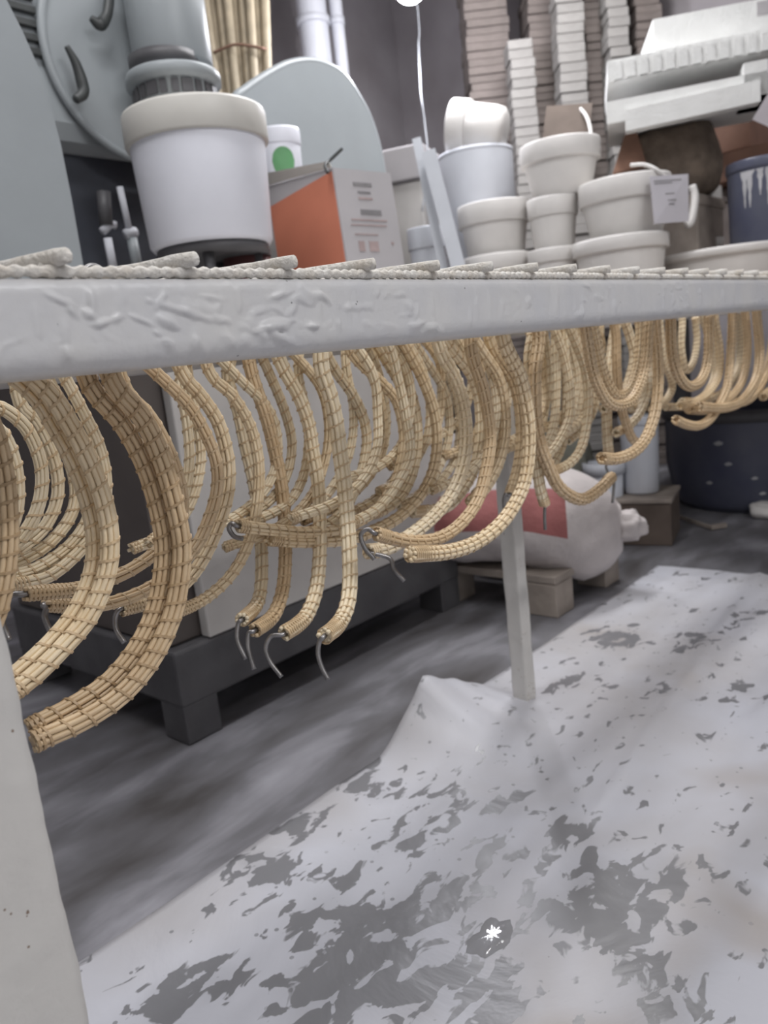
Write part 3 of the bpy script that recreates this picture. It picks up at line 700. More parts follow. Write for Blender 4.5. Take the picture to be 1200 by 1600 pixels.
# ------------------------------------------------------------------ grey machine
mc = thing('mixing_machine', 'grey-green enamelled machine on a dark steel base with round head and levers', 'machine', (0.72, 1.2, 0))
def mbox(name, lo, hi, m, bev=0.006, parent=None):
    p = parent or mc
    o = box(name, (lo[0] - 0.72, lo[1] - 1.2, lo[2]), (hi[0] - 0.72, hi[1] - 1.2, hi[2]), m, p, bev); return o
mbox('base_frame', (0.72, 1.20, 0.075), (1.60, 1.88, 0.185), M_DARKSTEEL)
for x0, x1 in ((0.722, 0.80), (1.52, 1.598)):
    for y0, y1 in ((1.202, 1.28), (1.80, 1.878)):
        mbox('foot', (x0, y0, 0.0), (x1, y1, 0.078), M_DARKSTEEL, 0.004)
mbox('front_panel', (0.80, 1.198, 0.187), (1.60, 1.225, 0.775), M_GREYLIGHT, 0.004)
mbox('side_panel', (0.735, 1.23, 0.187), (1.58, 1.87, 0.775), mat('side_panel_shade', (0.115, 0.098, 0.09), 0.5, 0.1, 8), 0.004)  # dark tone holds the shade on the machine's side
mbox('worktop', (0.70, 1.19, 0.777), (2.06, 2.00, 0.80), M_GREYLIGHT, 0.004)
# upright guard with rounded top at the far left
def slab(name, outline, y, th, m, parent, axis_pts=None):
    n = len(outline); c0 = np.array(parent.location)
    a = [np.array([x, y, z]) - c0 for x, z in outline]; b = [q + np.array([0, th, 0]) for q in a]
    fs = [tuple(range(n)), tuple(reversed(range(n, 2 * n)))] + [(i, n + i, n + (i + 1) % n, (i + 1) % n) for i in range(n)]
    return mk(name, np.array(a + b), fs, m, parent)
def px_outline(pts, y): return [(q[0], q[2]) for q in (at_y(px, py, y) for px, py in pts)]
ol = px_outline([(132, 425), (112, 310), (95, 225), (75, 150), (58, 100), (36, 50), (8, -5), (-30, -50), (-90, -85), (-160, -95)], 1.46)
ol = ol + [(ol[-1][0], 0.80), (ol[0][0], 0.80)]
slab('guard_panel', ol, 1.46, 0.03, M_GREYGREEN, mc)
# column and head
hy = 1.72
a = at_y(66, 225, hy); b = at_y(338, 238, hy); zt = 1.95
mbox('column', (a[0] - 0.12, hy, 1.21), (b[0], hy + 0.42, zt), M_GREYGREEN, 0.05)
dz = 0.80
q0 = at_y(80, 300, hy + 0.03); q1 = at_y(300, 300, hy + 0.03)
mbox('recess', (q0[0] - 0.1, hy + 0.06, 0.80), (q1[0] + 0.1, hy + 0.40, 1.21), M_DARKGAP, 0.0)  # solid dark block standing in for the shaded opening
gr = at_y(20, 30, hy - 0.01)
for k in range(5):
    z = gr[2] + 0.05 - k * 0.028
    mbox('vent_slat', (gr[0] - 0.06, hy - 0.012, z), (gr[0] + 0.055, hy + 0.01, z + 0.015), M_LEVER, 0.002)
# round door plate in front of the column: a disc rim seen as an arc
cc = at_y(215, 95, hy - 0.02); R_ = np.linalg.norm(at_y(92, 128, hy - 0.02) - cc)
arc = [cc + R_ * np.array([math.cos(t), 0, math.sin(t)]) for t in np.linspace(math.radians(150), math.radians(285), 22)]
tube('round_plate_rim', [np.array([q[0], hy - 0.012, q[2]]) for q in arc], 0.010, M_GREYGREEN, mc, 8)
vs_, fs_ = lathe_vf([(0.001, 0), (R_ * 0.98, 0), (R_ * 0.98, 0.012), (0.001, 0.016)], 40)
mx = Matrix.Translation(Vector((cc[0] - 0.72, hy - 1.2, cc[2]))) @ Matrix.Rotation(math.radians(90), 4, 'X')
mk('round_plate', [tuple(mx @ Vector(v)) for v in vs_], fs_, M_GREYGREEN, mc)
def lever(pts, y, r):
    return tube('lever', [at_y(x, py, y) for x, py in pts], r, M_LEVER, mc, 8)
lever([(104, 72), (118, 98), (127, 125), (130, 145), (118, 156)], hy - 0.05, (0.006, 0.010, 0.013, 0.013, 0.009))
lever([(172, -30), (170, 5), (166, 26), (156, 38), (142, 28)], hy - 0.05, (0.010, 0.012, 0.012, 0.014, 0.007))
# motor cylinder, flange and chuck over the white bucket
mo = P(252, 60, 1.80)
def cyl(name, px, py0, py1, d, wpx, m, prof=None, par=mc):
    top = P(px, py0, d); h = (py1 - py0) * d / F; r = wpx * d / F / 2
    mxx = Matrix.Translation(Vector(top) - par.location - Vector((0, 0, h)))
    pf = prof(r, h) if prof else [(0.001, 0), (r * 0.97, 0), (r, 0.006), (r, h - 0.006), (r * 0.97, h), (0.001, h)]
    return lathe(name, pf, m, par, 36, mxx)
cyl('motor', 250, -40, 98, 1.80, 124, M_GREYGREEN)
cyl('motor_ring', 256, 92, 122, 1.80, 106, M_DARKSTEEL, lambda r, h: [(0.001, 0), (r * 0.8, 0), (r, h * 0.5), (r * 1.03, h * 0.6), (r * 1.03, h), (0.001, h)])
fl = cyl('flange', 270, 120, 170, 1.80, 146, M_GREYGREEN, lambda r, h: [(0.001, 0), (r * 0.86, 0), (r * 0.86, h * 0.62), (r, h * 0.66), (r, h * 0.92), (r * 0.97, h), (0.001, h)])
top = P(270, 120, 1.80); rr_ = 146 * 1.8 / F / 2 * 0.865; hh = 50 * 1.8 / F
for k in range(22):
    an = 2 * math.pi * k / 22 + 0.1
    if math.cos(an - math.radians(-130)) < -0.1: continue
    bm = bmesh.new(); add_box(bm, (-0.003, -0.008 if k % 3 else -0.013, 0.012), (0.003, 0.008 if k % 3 else 0.013, 0.040), 0)
    o = bm_obj('slot', bm, M_DARKSTEEL, fl); o.location = Vector(top) - mc.location + Vector((rr_ * math.cos(an), rr_ * math.sin(an), -hh)); o.rotation_euler = (0, 0, an)
# valves and rods in the dark recess
for pts, r, m in [([(168, 372), (178, 425)], 0.010, M_PIPE), ([(162, 300), (166, 352)], 0.016, M_DARKSTEEL), ([(160, 362), (172, 350), (180, 352)], 0.010, M_PIPE),
                  ([(187, 292), (203, 366)], 0.008, M_PIPE), ([(196, 366), (212, 362)], 0.012, M_PIPE), ([(206, 372), (216, 425)], 0.013, M_GREYGREEN)]:
    tube('valve_rod', [at_y(x, y, hy - 0.005) for x, y in pts], r, m, mc, 8, smoothpath=False)

# ------------------------------------------------------------------ things on the machine table
bk = P(300, 165, 1.62)
def bucket(name, label, cat, px, ytop, ybot, d, wpx, m_body, m_rim, rimh=0.16, taper=0.86, lid=True, group=None, rimout=1.06, n=40):
    top = P(px, ytop, d); h = (ybot - ytop) * d / F; r = wpx * d / F / 2
    t = thing(name, label, cat, (top[0], top[1], top[2] - h), 0, group)
    rb = r / rimout
    pf = [(0.001, 0), (rb * taper * 0.96, 0), (rb * taper, h * 0.03), (rb, h * (1 - rimh)), (rb, h * 0.985)]
    if not lid: pf += [(rb * 0.94, h * 0.985), (rb * 0.9, h * 0.5), (rb * taper * 0.9, h * 0.06), (0.001, h * 0.06)]
    lathe('body', pf, m_body, t, n)
    zr = h * (1 - rimh)
    if lid: pr = [(rb * 0.99, zr), (r * 0.985, zr), (r, zr + h * 0.015), (r, h - 0.006), (r * 0.985, h), (r * 0.5, h + 0.002), (0.001, h + 0.002)]
    else: pr = [(rb * 0.99, zr), (r * 0.985, zr), (r, zr + h * 0.015), (r, h - 0.004), (r * 0.985, h), (rb * 0.93, h), (rb * 0.92, zr)]
    lathe('lid' if lid else 'rim', pr, m_rim, t, n)
    return t, r, h
bt, br, bh = bucket('plastic_bucket', 'large white plastic bucket with cream lid under the machine head', 'bucket', 303, 182, 380, 1.68, 222, M_PLASTIC, M_LID, 0.235, 0.93, True)
bz = bt.location.z
st = thing('bucket_stand', 'dark steel stand under the large white bucket', 'stand', (bt.location.x, bt.location.y, 0.80))
lathe('top_plate', [(0.001, bz - 0.80 - 0.02), (br * 0.80, bz - 0.80 - 0.02), (br * 0.80, bz - 0.80 - 0.002), (0.001, bz - 0.80 - 0.002)], M_DARKSTEEL, st, 24)
for k in range(4):
    an = math.pi / 4 + k * math.pi / 2
    tube('leg', [(br * .62 * math.cos(an), br * .62 * math.sin(an), 0.0), (br * .62 * math.cos(an), br * .62 * math.sin(an), bz - 0.82)], 0.012, M_DARKSTEEL, st, 8, world_space=False)
rp = P(385, 400, 1.78)
tb = thing('red_tin', 'dark red tin half hidden under the white bucket beside the orange box', 'tin', (rp[0], rp[1], 0.80))
lathe('body', [(0.001, 0), (0.055, 0), (0.055, 0.135), (0.001, 0.135)], mat('dark_red_tin', (0.12, 0.05, 0.05), 0.45), tb, 24)
lathe('lid', [(0.057, 0.125), (0.057, 0.140), (0.050, 0.142), (0.001, 0.138)], M_DARKSTEEL, tb, 24)
# orange and grey carton
co = P(522, 262, 1.88); cb = P(543, 412, 1.88)
ct = thing('carton', 'tilted carton with plain orange side and grey printed side', 'box', (co[0], co[1], 0.80), 0)
def quadbox(name, c, parent):
    """eight world corners: bottom loop then top loop"""
def hexa(name, A, B, C, D, up, m, parent):
    pts = [np.array(q) for q in (A, B, C, D)]; top_ = [q + up for q in pts]
    fs = [(3, 2, 1, 0), (4, 5, 6, 7), (0, 1, 5, 4), (1, 2, 6, 5), (2, 3, 7, 6), (3, 0, 4, 7)]
    return mk(name, np.array(pts + top_), fs, m, parent, False, True)
dB = 1.88
vtx_t = P(520, 262, dB); vtx_b = P(545, 425, dB - 0.01)
upv = vtx_t - vtx_b
lft = P(438, 440, dB + 0.17) - vtx_b; rgt = P(634, 425, dB + 0.09) - vtx_b
base_z = 0.803
hexa('body', vtx_b, vtx_b + rgt, vtx_b + rgt + lft, vtx_b + lft, upv, M_CARTON, ct)
nl = np.cross(upv, lft); nl /= np.linalg.norm(nl); nl = nl if nl.dot(EYE - vtx_b) > 0 else -nl
nr = np.cross(upv, rgt); nr /= np.linalg.norm(nr); nr = nr if nr.dot(EYE - vtx_b) > 0 else -nr
def decal(name, o, u, v, u0, u1, v0, v1, nrm, m, parent, th=0.0012, skew=None):
    A = o + u * u0 + v * v0; B = o + u * u1 + v * v0; C = o + u * u1 + v * v1; D = o + u * u0 + v * v1
    return hexa(name, A, B, C, D, nrm * th, m, parent)
# orange print: its top edge drops away from the corner
A = vtx_b + lft * 0.02 + upv * 0.02; B = vtx_b + lft * 0.98 + upv * 0.02; Cc = vtx_b + lft * 0.98 + upv * 0.78; D = vtx_b + lft * 0.02 + upv * 0.97
hexa('orange_side', A, B, Cc, D, nl * 0.0012, M_ORANGE, ct)
# printed lines on the grey side
for (u0, u1, v0, v1, m) in [(0.30, 0.62, 0.84, 0.875, M_INK), (0.36, 0.58, 0.77, 0.79, M_INK), (0.36, 0.60, 0.71, 0.73, M_INKRED), (0.36, 0.72, 0.56, 0.61, M_INK), (0.18, 0.80, 0.50, 0.515, M_INKRED),
                            (0.16, 0.78, 0.45, 0.462, M_INKRED), (0.20, 0.60, 0.36, 0.372, M_INKRED), (0.24, 0.34, 0.20, 0.30, M_INKRED), (0.42, 0.58, 0.20, 0.30, M_INKRED), (0.82, 0.86, 0.27, 0.30, M_INKRED)]:
    decal('print_mark', vtx_b, rgt, upv, u0, u1, v0, v1, nr, m, ct)
fa = P(415, 300, dB + 0.17); fb = P(512, 252, dB + 0.02)
hexa('flap', vtx_t + nl * 0.002, vtx_t + lft + nl * 0.002, vtx_t + lft + upv * 0.10 + nl * 0.02, vtx_t + upv * 0.05 + nl * 0.01, nl * 0.004, M_LID, ct)
tube('tie_wire', [P(512, 270, dB - 0.03), P(508, 258, dB - 0.02), P(516, 250, dB), P(535, 232, dB)], 0.004, M_LEVER, ct, 6)
# small white tub with a green label
tt, tr, th_ = bucket('lidded_tub', 'small white tub with a green label behind the orange carton', 'tub', 432, 206, 290, 2.16, 72, M_PLASTIC, M_PLASTIC, 0.28, 0.95, True, rimout=1.05)
rbb = tr / 1.05 + 0.0015; vs_ = []
for k in range(17):                                   # rounded green patch on the wall of the tub
    u = -1 + k / 8.0; an = math.radians(236 + 30 * u); hh_ = 0.27 * math.sqrt(max(0.0, 1 - u * u)) + 0.01
    for vv_ in (-1, 1):
        zf_ = 0.40 + vv_ * hh_ * (0.85 if vv_ > 0 else 1.0); rz_ = rbb * (0.95 + 0.05 * zf_ / 0.72)
        vs_.append((rz_ * math.cos(an), rz_ * math.sin(an), th_ * zf_))
mk('green_label', vs_, [(2*i, 2*i+2, 2*i+3, 2*i+1) for i in range(16)], M_GREEN, tt)
cr = thing('grey_crate', 'grey crate under the small green-labelled tub', 'crate', (tt.location.x, tt.location.y, 0.80))
box('body', (-0.06, -0.06, 0.0), (0.06, 0.06, tt.location.z - 0.802), M_GREYLIGHT, cr, 0.006)
box('rim', (-0.066, -0.066, tt.location.z - 0.83), (0.066, 0.066, tt.location.z - 0.806), M_GREYLIGHT, cr, 0.004)
# rounded guard board standing behind
dby = 1.80
ol = px_outline([(625, 430), (606, 300), (598, 250), (590, 215), (578, 180), (562, 150), (540, 118), (515, 102), (488, 95), (455, 100), (420, 118), (388, 140), (372, 155), (366, 200), (378, 300), (394, 430)], dby)
zb = 0.802; ol = [(x, max(z, zb)) for x, z in ol]
gb = thing('rounded_board', 'large pale grey-green board with rounded top behind the orange carton', 'board', (ol[8][0], dby, 0.80))
slab('panel', ol, dby, 0.028, M_GREYGREEN, gb)
edge = [np.array([x, dby + 0.014, z]) for x, z in ol[1:-1]]
tube('edge_band', edge, 0.0155, M_GREYGREEN, gb, 8)

# ------------------------------------------------------------------ standing canes and pipes behind
cbn = P(362, 135, 2.68)
cz = 0.0
tcb = thing('cane_bundle', 'tall bundle of raw beige canes tied with string, leaning by the wall', 'canes', (cbn[0], cbn[1], 0))
for k in range(9):
    xo = (k - 4) * 0.020; yo = 0.018 * ((k * 5) % 3 - 1)
    x_t = 312 + k * 12.5; x_b = 330 + k * 9.5
    t_ = P(x_t, -60, 2.68 + yo); b__ = P(x_b + 14, 170, 2.68 + yo)
    d_ = (b__ - t_) / (b__ - t_)[2]; g_ = t_ + d_ * (0.0 - t_[2])
    tube('cane', [g_, b__, t_], 0.0155, M_BAMBOO, tcb, 8, smoothpath=False)
q = [P(334, 82, 2.65), P(365, 70, 2.635), P(392, 72, 2.635), P(412, 76, 2.65), P(412, 74, 2.74), P(336, 80, 2.74), P(334, 82, 2.65)]
tube('tie', q, 0.005, M_CARD_RED, tcb, 6)
for px, w, dd, lab in ((492, 46, 3.6, 'wide pale wall pipe beside the bright bulb'), (530, 20, 3.62, 'narrow pale wall pipe beside the wider one')):
    c = P(px, 60, dd); tp = thing('wall_pipe', lab, 'pipe', (c[0], c[1], 0))
    r = w * dd / F / 2
    lathe('pipe', [(r, 0.0), (r, ZC - 0.002)], M_PIPE, tp, 20)
    for z in (1.25, 2.2): lathe('bracket', [(r, z), (r * 1.15, z), (r * 1.15, z + 0.03), (r, z + 0.03)], M_PIPE, tp, 20)

# ------------------------------------------------------------------ hanging bulb
lp = P(640, -24, 2.80)
tl = thing('hanging_bulb', 'bare glowing bulb hanging at the top of the picture', 'lamp', tuple(lp))
pf = [(0.062 * math.sin(a) if a > 0 else 0.001, -0.062 * math.cos(a)) for a in np.linspace(0, 2.6, 14)] + [(0.024, 0.07), (0.001, 0.07)]
lathe('bulb', pf, M_BULB, tl, 24)
lathe('socket', [(0.001, 0.06), (0.027, 0.06), (0.028, 0.07), (0.022, 0.14), (0.008, 0.16), (0.001, 0.16)], M_LEVER, tl, 20)
tube('flex', [(0, 0, 0.12), (0.005, 0.003, 0.4), (0, 0, ZC - lp[2])], 0.004, M_LEVER, tl, 6, world_space=False)
pl = bpy.data.lights.new('bulb_light', 'POINT'); pl.energy = 22; pl.color = (0.93, 0.93, 1.0); pl.shadow_soft_size = 0.05
plo = bpy.data.objects.new('bulb_light', pl); COL.objects.link(plo); plo.parent = tl; plo.location = (0, 0, -0.115)
wr = thing('loose_wire', 'thin pale wire hanging below the bulb behind the leaning strips', 'wire', tuple(P(662, 205, 2.9)))
tube('strand', [(P(652, 60, 3.5)[0], P(652, 60, 3.5)[1], ZC - 0.002), P(653, 20, 3.4), P(654, 70, 3.2), P(656, 115, 3.0), P(658, 150, 2.9), P(664, 195, 2.9), P(668, 250, 2.9), P(660, 330, 2.9)], 0.0032, M_STRIP, wr, 6)

# ------------------------------------------------------------------ pot table with pots
TZ = 0.735
tbt = thing('pot_table', 'long plain table under the white pots at the back', 'table', (2.21, 0.25, 0))
box('top', (0, 0, TZ - 0.04), (0.80, 1.95, TZ), M_WOOD, tbt, 0.004)
for x in (0.02, 0.72):
    for y in (0.02, 1.87): box('leg', (x, y, 0), (x + 0.06, y + 0.06, TZ - 0.04), M_DARKSTEEL, tbt, 0.003)
sb = thing('side_bench', 'narrow bench behind the pot table carrying the brown cartons', 'bench', (3.04, 0.33, 0))
box('top', (0, 0, TZ - 0.04), (0.52, 1.02, TZ), M_WOOD, sb, 0.004)
for x in (0.02, 0.44):
    for y in (0.02, 0.94): box('leg', (x, y, 0), (x + 0.06, y + 0.06, TZ - 0.04), M_DARKSTEEL, sb, 0.003)
def on_z(px, py, d): return P(px, py, d)[2]
def pot(label, px, yt, yb, d, w, m=M_POT, rimh=0.32, taper=0.86, cat='pot', name='planter_pot', floor_z=None, tilt=None, rimout=1.09):
    if floor_z is not None:
        zt_ = P(px, yt, d)[2]; yb = yt + (zt_ - floor_z) * F / d
    t, r, h = bucket(name, label, cat, px, yt, yb, d, w, m, m, rimh, taper, False, 'white pots on the back table', rimout)
    if tilt: t.rotation_euler = tilt
    return t, r, h
def stack_base(t): return t.location.z
# leftmost small pots
t, r, h = pot('small white pot low down between the leaning strips and the carton', 664, 357, 0, 2.80, 58, M_POT_COOL, 0.20, 0.9, floor_z=TZ + 0.001)
# big low pot, right one
t, r, h = pot('pot with a wide rim just right of the leaning strips, upper of its stack', 770, 322, 400, 2.68, 112, M_POT, 0.40, 0.86)
zz = t.location.z
d2 = 2.68
t2, r2, h2 = bucket('planter_pot', 'pot under the wide rimmed one right of the leaning strips', 'pot', 776, 400, 400 + (P(776, 400, d2)[2] - TZ - 0.001) * F / d2, d2, 104, M_POT, M_POT, 0.22, 0.86, False, 'white pots on the back table', 1.09)
t.location.z = t2.location.z + h2 + 0.001
# tall bluish bucket behind with a pot lying on it
tb1, r1, h1 = bucket('plastic_bucket', 'tall bluish white bucket behind the leaning strips, pot lying on top', 'bucket', 742, 240, 240 + 175, 2.92, 118, M_POT_COOL, M_POT_COOL, 0.04, 0.97, True, None, 1.01)
hid = thing('foam_block', 'white block under the tall bluish bucket', 'block', (tb1.location.x, tb1.location.y, TZ + 0.001))
box('block', (-0.12, -0.12, 0), (0.12, 0.12, tb1.location.z - TZ - 0.003), M_FOAM, hid, 0.01)
# pot lying on its side
pc = P(706, 200, 2.90); ax = P(790, 206, 2.84) - pc
ln = np.linalg.norm(ax); axn = Vector(ax / ln)
rl = 41 * 2.9 / F
tl2 = thing('planter_pot', 'cream pot lying on its side on the tall bluish bucket', 'pot', tuple(pc), 0, 'white pots on the back table')
rot = axn.to_track_quat('Z', 'Y').to_matrix().to_4x4()
lathe('body', [(0.001, ln), (rl * 0.62, ln), (rl * 0.80, ln - 0.012), (rl * 0.86, ln - 0.04), (rl * 0.91, 0.02), (rl * 0.8, 0.02), (rl * 0.7, ln - 0.03), (0.001, ln - 0.03)], M_POT, tl2, 32, rot)
lathe('rim', [(rl * 0.84, 0.0), (rl * 0.99, 0.0), (rl, 0.006), (rl, 0.062), (rl * 0.98, 0.068), (rl * 0.90, 0.068)], M_POT, tl2, 32, rot)
tl2.location.z = tb1.location.z + h1 + rl + 0.003
# middle stack
d3 = 2.56
t4, r4, h4 = pot('narrow pot in the middle stack, the lowest of three', 864, 390, 0, d3, 80, M_POT, 0.20, 0.88, floor_z=TZ + 0.001)
t5, r5, h5 = pot('narrow pot in the middle stack, between a pot below and a wider pot above', 862, 312, 389, d3, 78, M_POT, 0.36, 0.86); t5.location.z = t4.location.z + h4 + 0.001
t6, r6, h6 = pot('wide tapered pot topping the middle stack, wire bail raised', 874, 230, 311, d3, 124, M_POT, 0.36, 0.80, rimout=1.12); t6.location.z = t5.location.z + h5 + 0.001
tube('bail', [P(905, 168, d3 + .05), P(915, 180, d3), P(922, 200, d3 - .03), P(924, 232, d3 - .06)], 0.006, M_POT, t6, 6)
fp_ = thing('brown_cardboard', 'brown cardboard wedge standing inside the wide tapered pot', 'cardboard', tuple(P(885, 222, d3)))
hexa('sheet', P(845, 240, d3 + 0.02), P(918, 236, d3 - 0.02), P(918, 236, d3 + 0.10), P(845, 240, d3 + 0.12), P(900, 165, d3 + 0.05) - P(892, 240, d3), M_BROWNMUD, fp_)
# right stack
d4 = 2.44
t7, r7, h7 = pot('broad pot at the bottom of the stack under the paper note', 968, 374, 0, d4, 146, M_POT, 0.20, 0.86, floor_z=TZ + 0.001)
t8, r8, h8 = pot('broad tapered pot holding the paper note, with a wire bail', 975, 286, 373, d4, 140, M_POT, 0.38, 0.84, rimout=1.09); t8.location.z = t7.location.z + h7 + 0.001
tube('bail', [P(985, 258, d4 - .10), P(1010, 258, d4 - .12), P(1035, 272, d4 - .13), P(1060, 300, d4 - .06)], 0.0055, M_POT, t8, 6)
tube('bail_end', [P(1082, 290, d4), P(1086, 310, d4), P(1080, 345, d4), P(1072, 352, d4)], 0.012, M_POT, t8, 6)
dn = d4 - 0.16
A, B, C_, D_ = P(1015, 276, dn), P(1075, 272, dn + 0.04), P(1076, 346, dn + 0.05), P(1022, 350, dn)
pn = thing('paper_note', 'white paper note with faint writing hung on the broad pot', 'paper', tuple(D_))
nrm = np.cross(B - A, D_ - A); nrm /= np.linalg.norm(nrm); nrm = nrm if nrm.dot(EYE - A) > 0 else -nrm
hexa('sheet', D_, C_, B, A, nrm * 0.0015, M_PAPER, pn)
for v0, u0, u1 in ((0.10, 0.08, 0.80), (0.15, 0.1, 0.55), (0.38, 0.35, 0.58), (0.52, 0.40, 0.62), (0.60, 0.42, 0.56)):
    u_v = B - A; v_v = D_ - A
    hexa('writing', A + u_v * u0 + v_v * v0, A + u_v * u1 + v_v * v0, A + u_v * u1 + v_v * (v0 + 0.02), A + u_v * u0 + v_v * (v0 + 0.02), nrm * 0.0025, M_INK, pn)
t9, r9, h9 = pot('widest low pot under the paint-dripped navy pail', 1130, 392, 0, 2.50, 190, M_POT, 0.16, 0.9, floor_z=TZ + 0.001)
t10, r10, h10 = pot('slim pot standing between the paper note and the navy pail, lower one', 1106, 374, 0, 2.76, 46, M_POT, 0.12, 0.9, floor_z=TZ + 0.001)
t11, r11, h11 = pot('slim pot standing between the paper note and the navy pail, upper one', 1104, 296, 373, 2.76, 44, M_POT, 0.24, 0.8); t11.location.z = t10.location.z + h10 + 0.001
# navy pail with drips
dp = 2.46
np_, rp_, hp_ = bucket('paint_pail', 'navy blue pail streaked with white drips, on the widest low pot', 'pail', 1190, 258, 385, dp, 104, M_NAVY, M_NAVY, 0.12, 0.95, True, None, 1.04)
np_.location.z = t9.location.z + h9 + 0.003
for k in range(9):
    an = math.radians(165 + k * 14 + random.uniform(-4, 4)); r0 = rp_ / 1.04 + 0.001; w_ = random.uniform(0.05, 0.17); l0 = random.choice((0.22, 0.30, 0.42, 0.55, 0.70))
    v = []
    for j in range(8):
        f_ = j / 7; z = hp_ * (0.86 - (0.86 - (0.86 - l0)) * f_); ww = w_ * (1 - 0.88 * f_ ** 0.6) * (1 + 0.3 * math.sin(j * 2.3 + k * 1.7))
        rz_ = r0 * (0.95 + 0.05 * z / hp_ / 0.86)
        for s_ in (-1, 1): v.append((rz_ * math.cos(an + s_ * ww), rz_ * math.sin(an + s_ * ww), z))
    mk('white_drip', v, [(2*j, 2*j+1, 2*j+3, 2*j+2) for j in range(7)], M_DRIP, np_)
# leaning strips
for pts, d0, d1, w_, lab in (((655, 214, 700, 430), 2.66, 2.62, 0.026, 'thin pale strip leaning left of the wider leaning strip'), ((676, 232, 730, 440), 2.60, 2.56, 0.040, 'wider pale foam strip leaning against the tall bluish bucket')):
    a_ = P(pts[0], pts[1], d0); b_2 = P(pts[2], pts[3], d1); dir_ = (b_2 - a_); k_ = (TZ + 0.003 - a_[2]) / dir_[2]; b_2 = a_ + dir_ * k_
    ts = thing('leaning_strip', lab, 'strip', tuple(b_2))
    side = np.cross(dir_, b_2 - EYE); side /= np.linalg.norm(side); fw = np.cross(side, dir_); fw /= np.linalg.norm(fw)
    hexa('board', b_2 - side * w_, b_2 + side * w_ * 0.2, b_2 + side * w_ * 0.2 + fw * 0.03, b_2 - side * w_ + fw * 0.03, a_ - b_2, M_STRIP, ts)
# white carton behind left
wc = P(622, 262, 3.02)
twc = thing('white_carton', 'white carton lid jutting over a grey bin, left of the leaning strips', 'box', (wc[0], wc[1], TZ), math.radians(20))
hz = P(628, 236, 2.95)[2] - TZ
box('lid', (-0.12, -0.14, hz - 0.12), (0.12, 0.14, hz), M_CARTON, twc, 0.006)
box('bin', (-0.10, -0.12, 0.0), (0.10, 0.12, hz - 0.121), M_GREYLIGHT, twc, 0.01)

# foam lids at top right, piled on brown cartons
def pile_box(name, label, cat, px0, py0, px1, py1, d0, d1, thick, depth, m, detail=None):
    """front lower edge runs from (px0,py0) to (px1,py1); the body goes back and up"""
    a_ = P(px0, py0, d0); b_2 = P(px1, py1, d0 * ray(px0, py0)[2] / ray(px1, py1)[2])
    u_v = b_2 - a_; back = np.array([u_v[1], -u_v[0], 0.0]); back /= np.linalg.norm(back)
    if back.dot(np.array([1, 0.3, 0])) < 0: back = -back
    t = thing(name, label, cat, tuple((a_ + b_2) / 2 + back * depth / 2))
    up = np.array([0, 0, thick])
    hexa('body', a_, b_2, b_2 + back * depth, a_ + back * depth, up, m, t)
    return t, a_, u_v, back, up
t, a_, u_v, back, up = pile_box('foam_slab', 'lower white foam lid with raised end, under the two other foam pieces', 'foam slab', 948, 194, 1200, 146, 2.50, 2.50, 0.065, 0.34, M_FOAM)
hexa('raised_end', a_ + u_v * 0.86, a_ + u_v * 1.0, a_ + u_v * 1.0 + back * 0.2, a_ + u_v * 0.86 + back * 0.2, up * 1.5, M_FOAM, t)
hexa('lip', a_ + u_v * 0.12 - back * 0.02 - up * 0.55, a_ + u_v * 0.95 - back * 0.02 - up * 0.35, a_ + u_v * 0.95 + back * 0.03 - up * 0.35, a_ + u_v * 0.12 + back * 0.03 - up * 0.55, up * 0.95, M_FOAM, t)
zf = a_[2]
t, a_, u_v, back, up = pile_box('foam_slab', 'middle long foam lid with a knobbed edge overhanging to the left', 'foam slab', 950, 127, 1212, 76, 2.50, 2.60, 0.060, 0.42, M_FOAM)
for k in range(12):
    f_ = 0.04 + k * 0.08
    hexa('edge_knob', a_ + u_v * f_ - back * 0.006, a_ + u_v * (f_ + 0.05) - back * 0.006, a_ + u_v * (f_ + 0.05) + back * 0.01, a_ + u_v * f_ + back * 0.01, up * 0.85, M_FOAM, t)
t, a_, u_v, back, up = pile_box('foam_box', 'topmost white foam box lying on the long foam lid', 'foam box', 1022, 80, 1230, 42, 2.54, 2.62, 0.095, 0.35, M_FOAM)
hexa('label', a_ + u_v * 0.78 - back * 0.002 + up * 0.5, a_ + u_v * 0.96 - back * 0.002 + up * 0.5, a_ + u_v * 0.96 + up * 0.5, a_ + u_v * 0.78 + up * 0.5, up * 0.42, M_CARTON, t)
# brown cartons
for (px0, py0, px1, py1, d, th__, lab) in ((1098, 292, 1225, 262, 2.98, 0.10, 'lower reddish brown carton behind the navy pail'), (1100, 246, 1172, 228, 2.98, 0.095, 'upper small reddish brown carton under the foam lids')):
    pile_box('brown_carton', lab, 'box', px0, py0, px1, py1, d, d + 0.04, th__, 0.30, M_CARD_RED)
a_ = P(1098, 292, 2.98); cq = P(1150, 300, 3.06)
dcx = thing('dark_crate', 'dark crate carrying the reddish brown cartons', 'crate', (cq[0], cq[1], TZ + 0.001))
box('body', (-0.05, -0.25, 0), (0.12, 0.14, a_[2] - TZ - 0.004), M_CARD, dcx, 0.01)
box('rim', (-0.06, -0.26, a_[2] - TZ - 0.06), (0.13, 0.15, a_[2] - TZ - 0.03), M_CARD, dcx, 0.004)

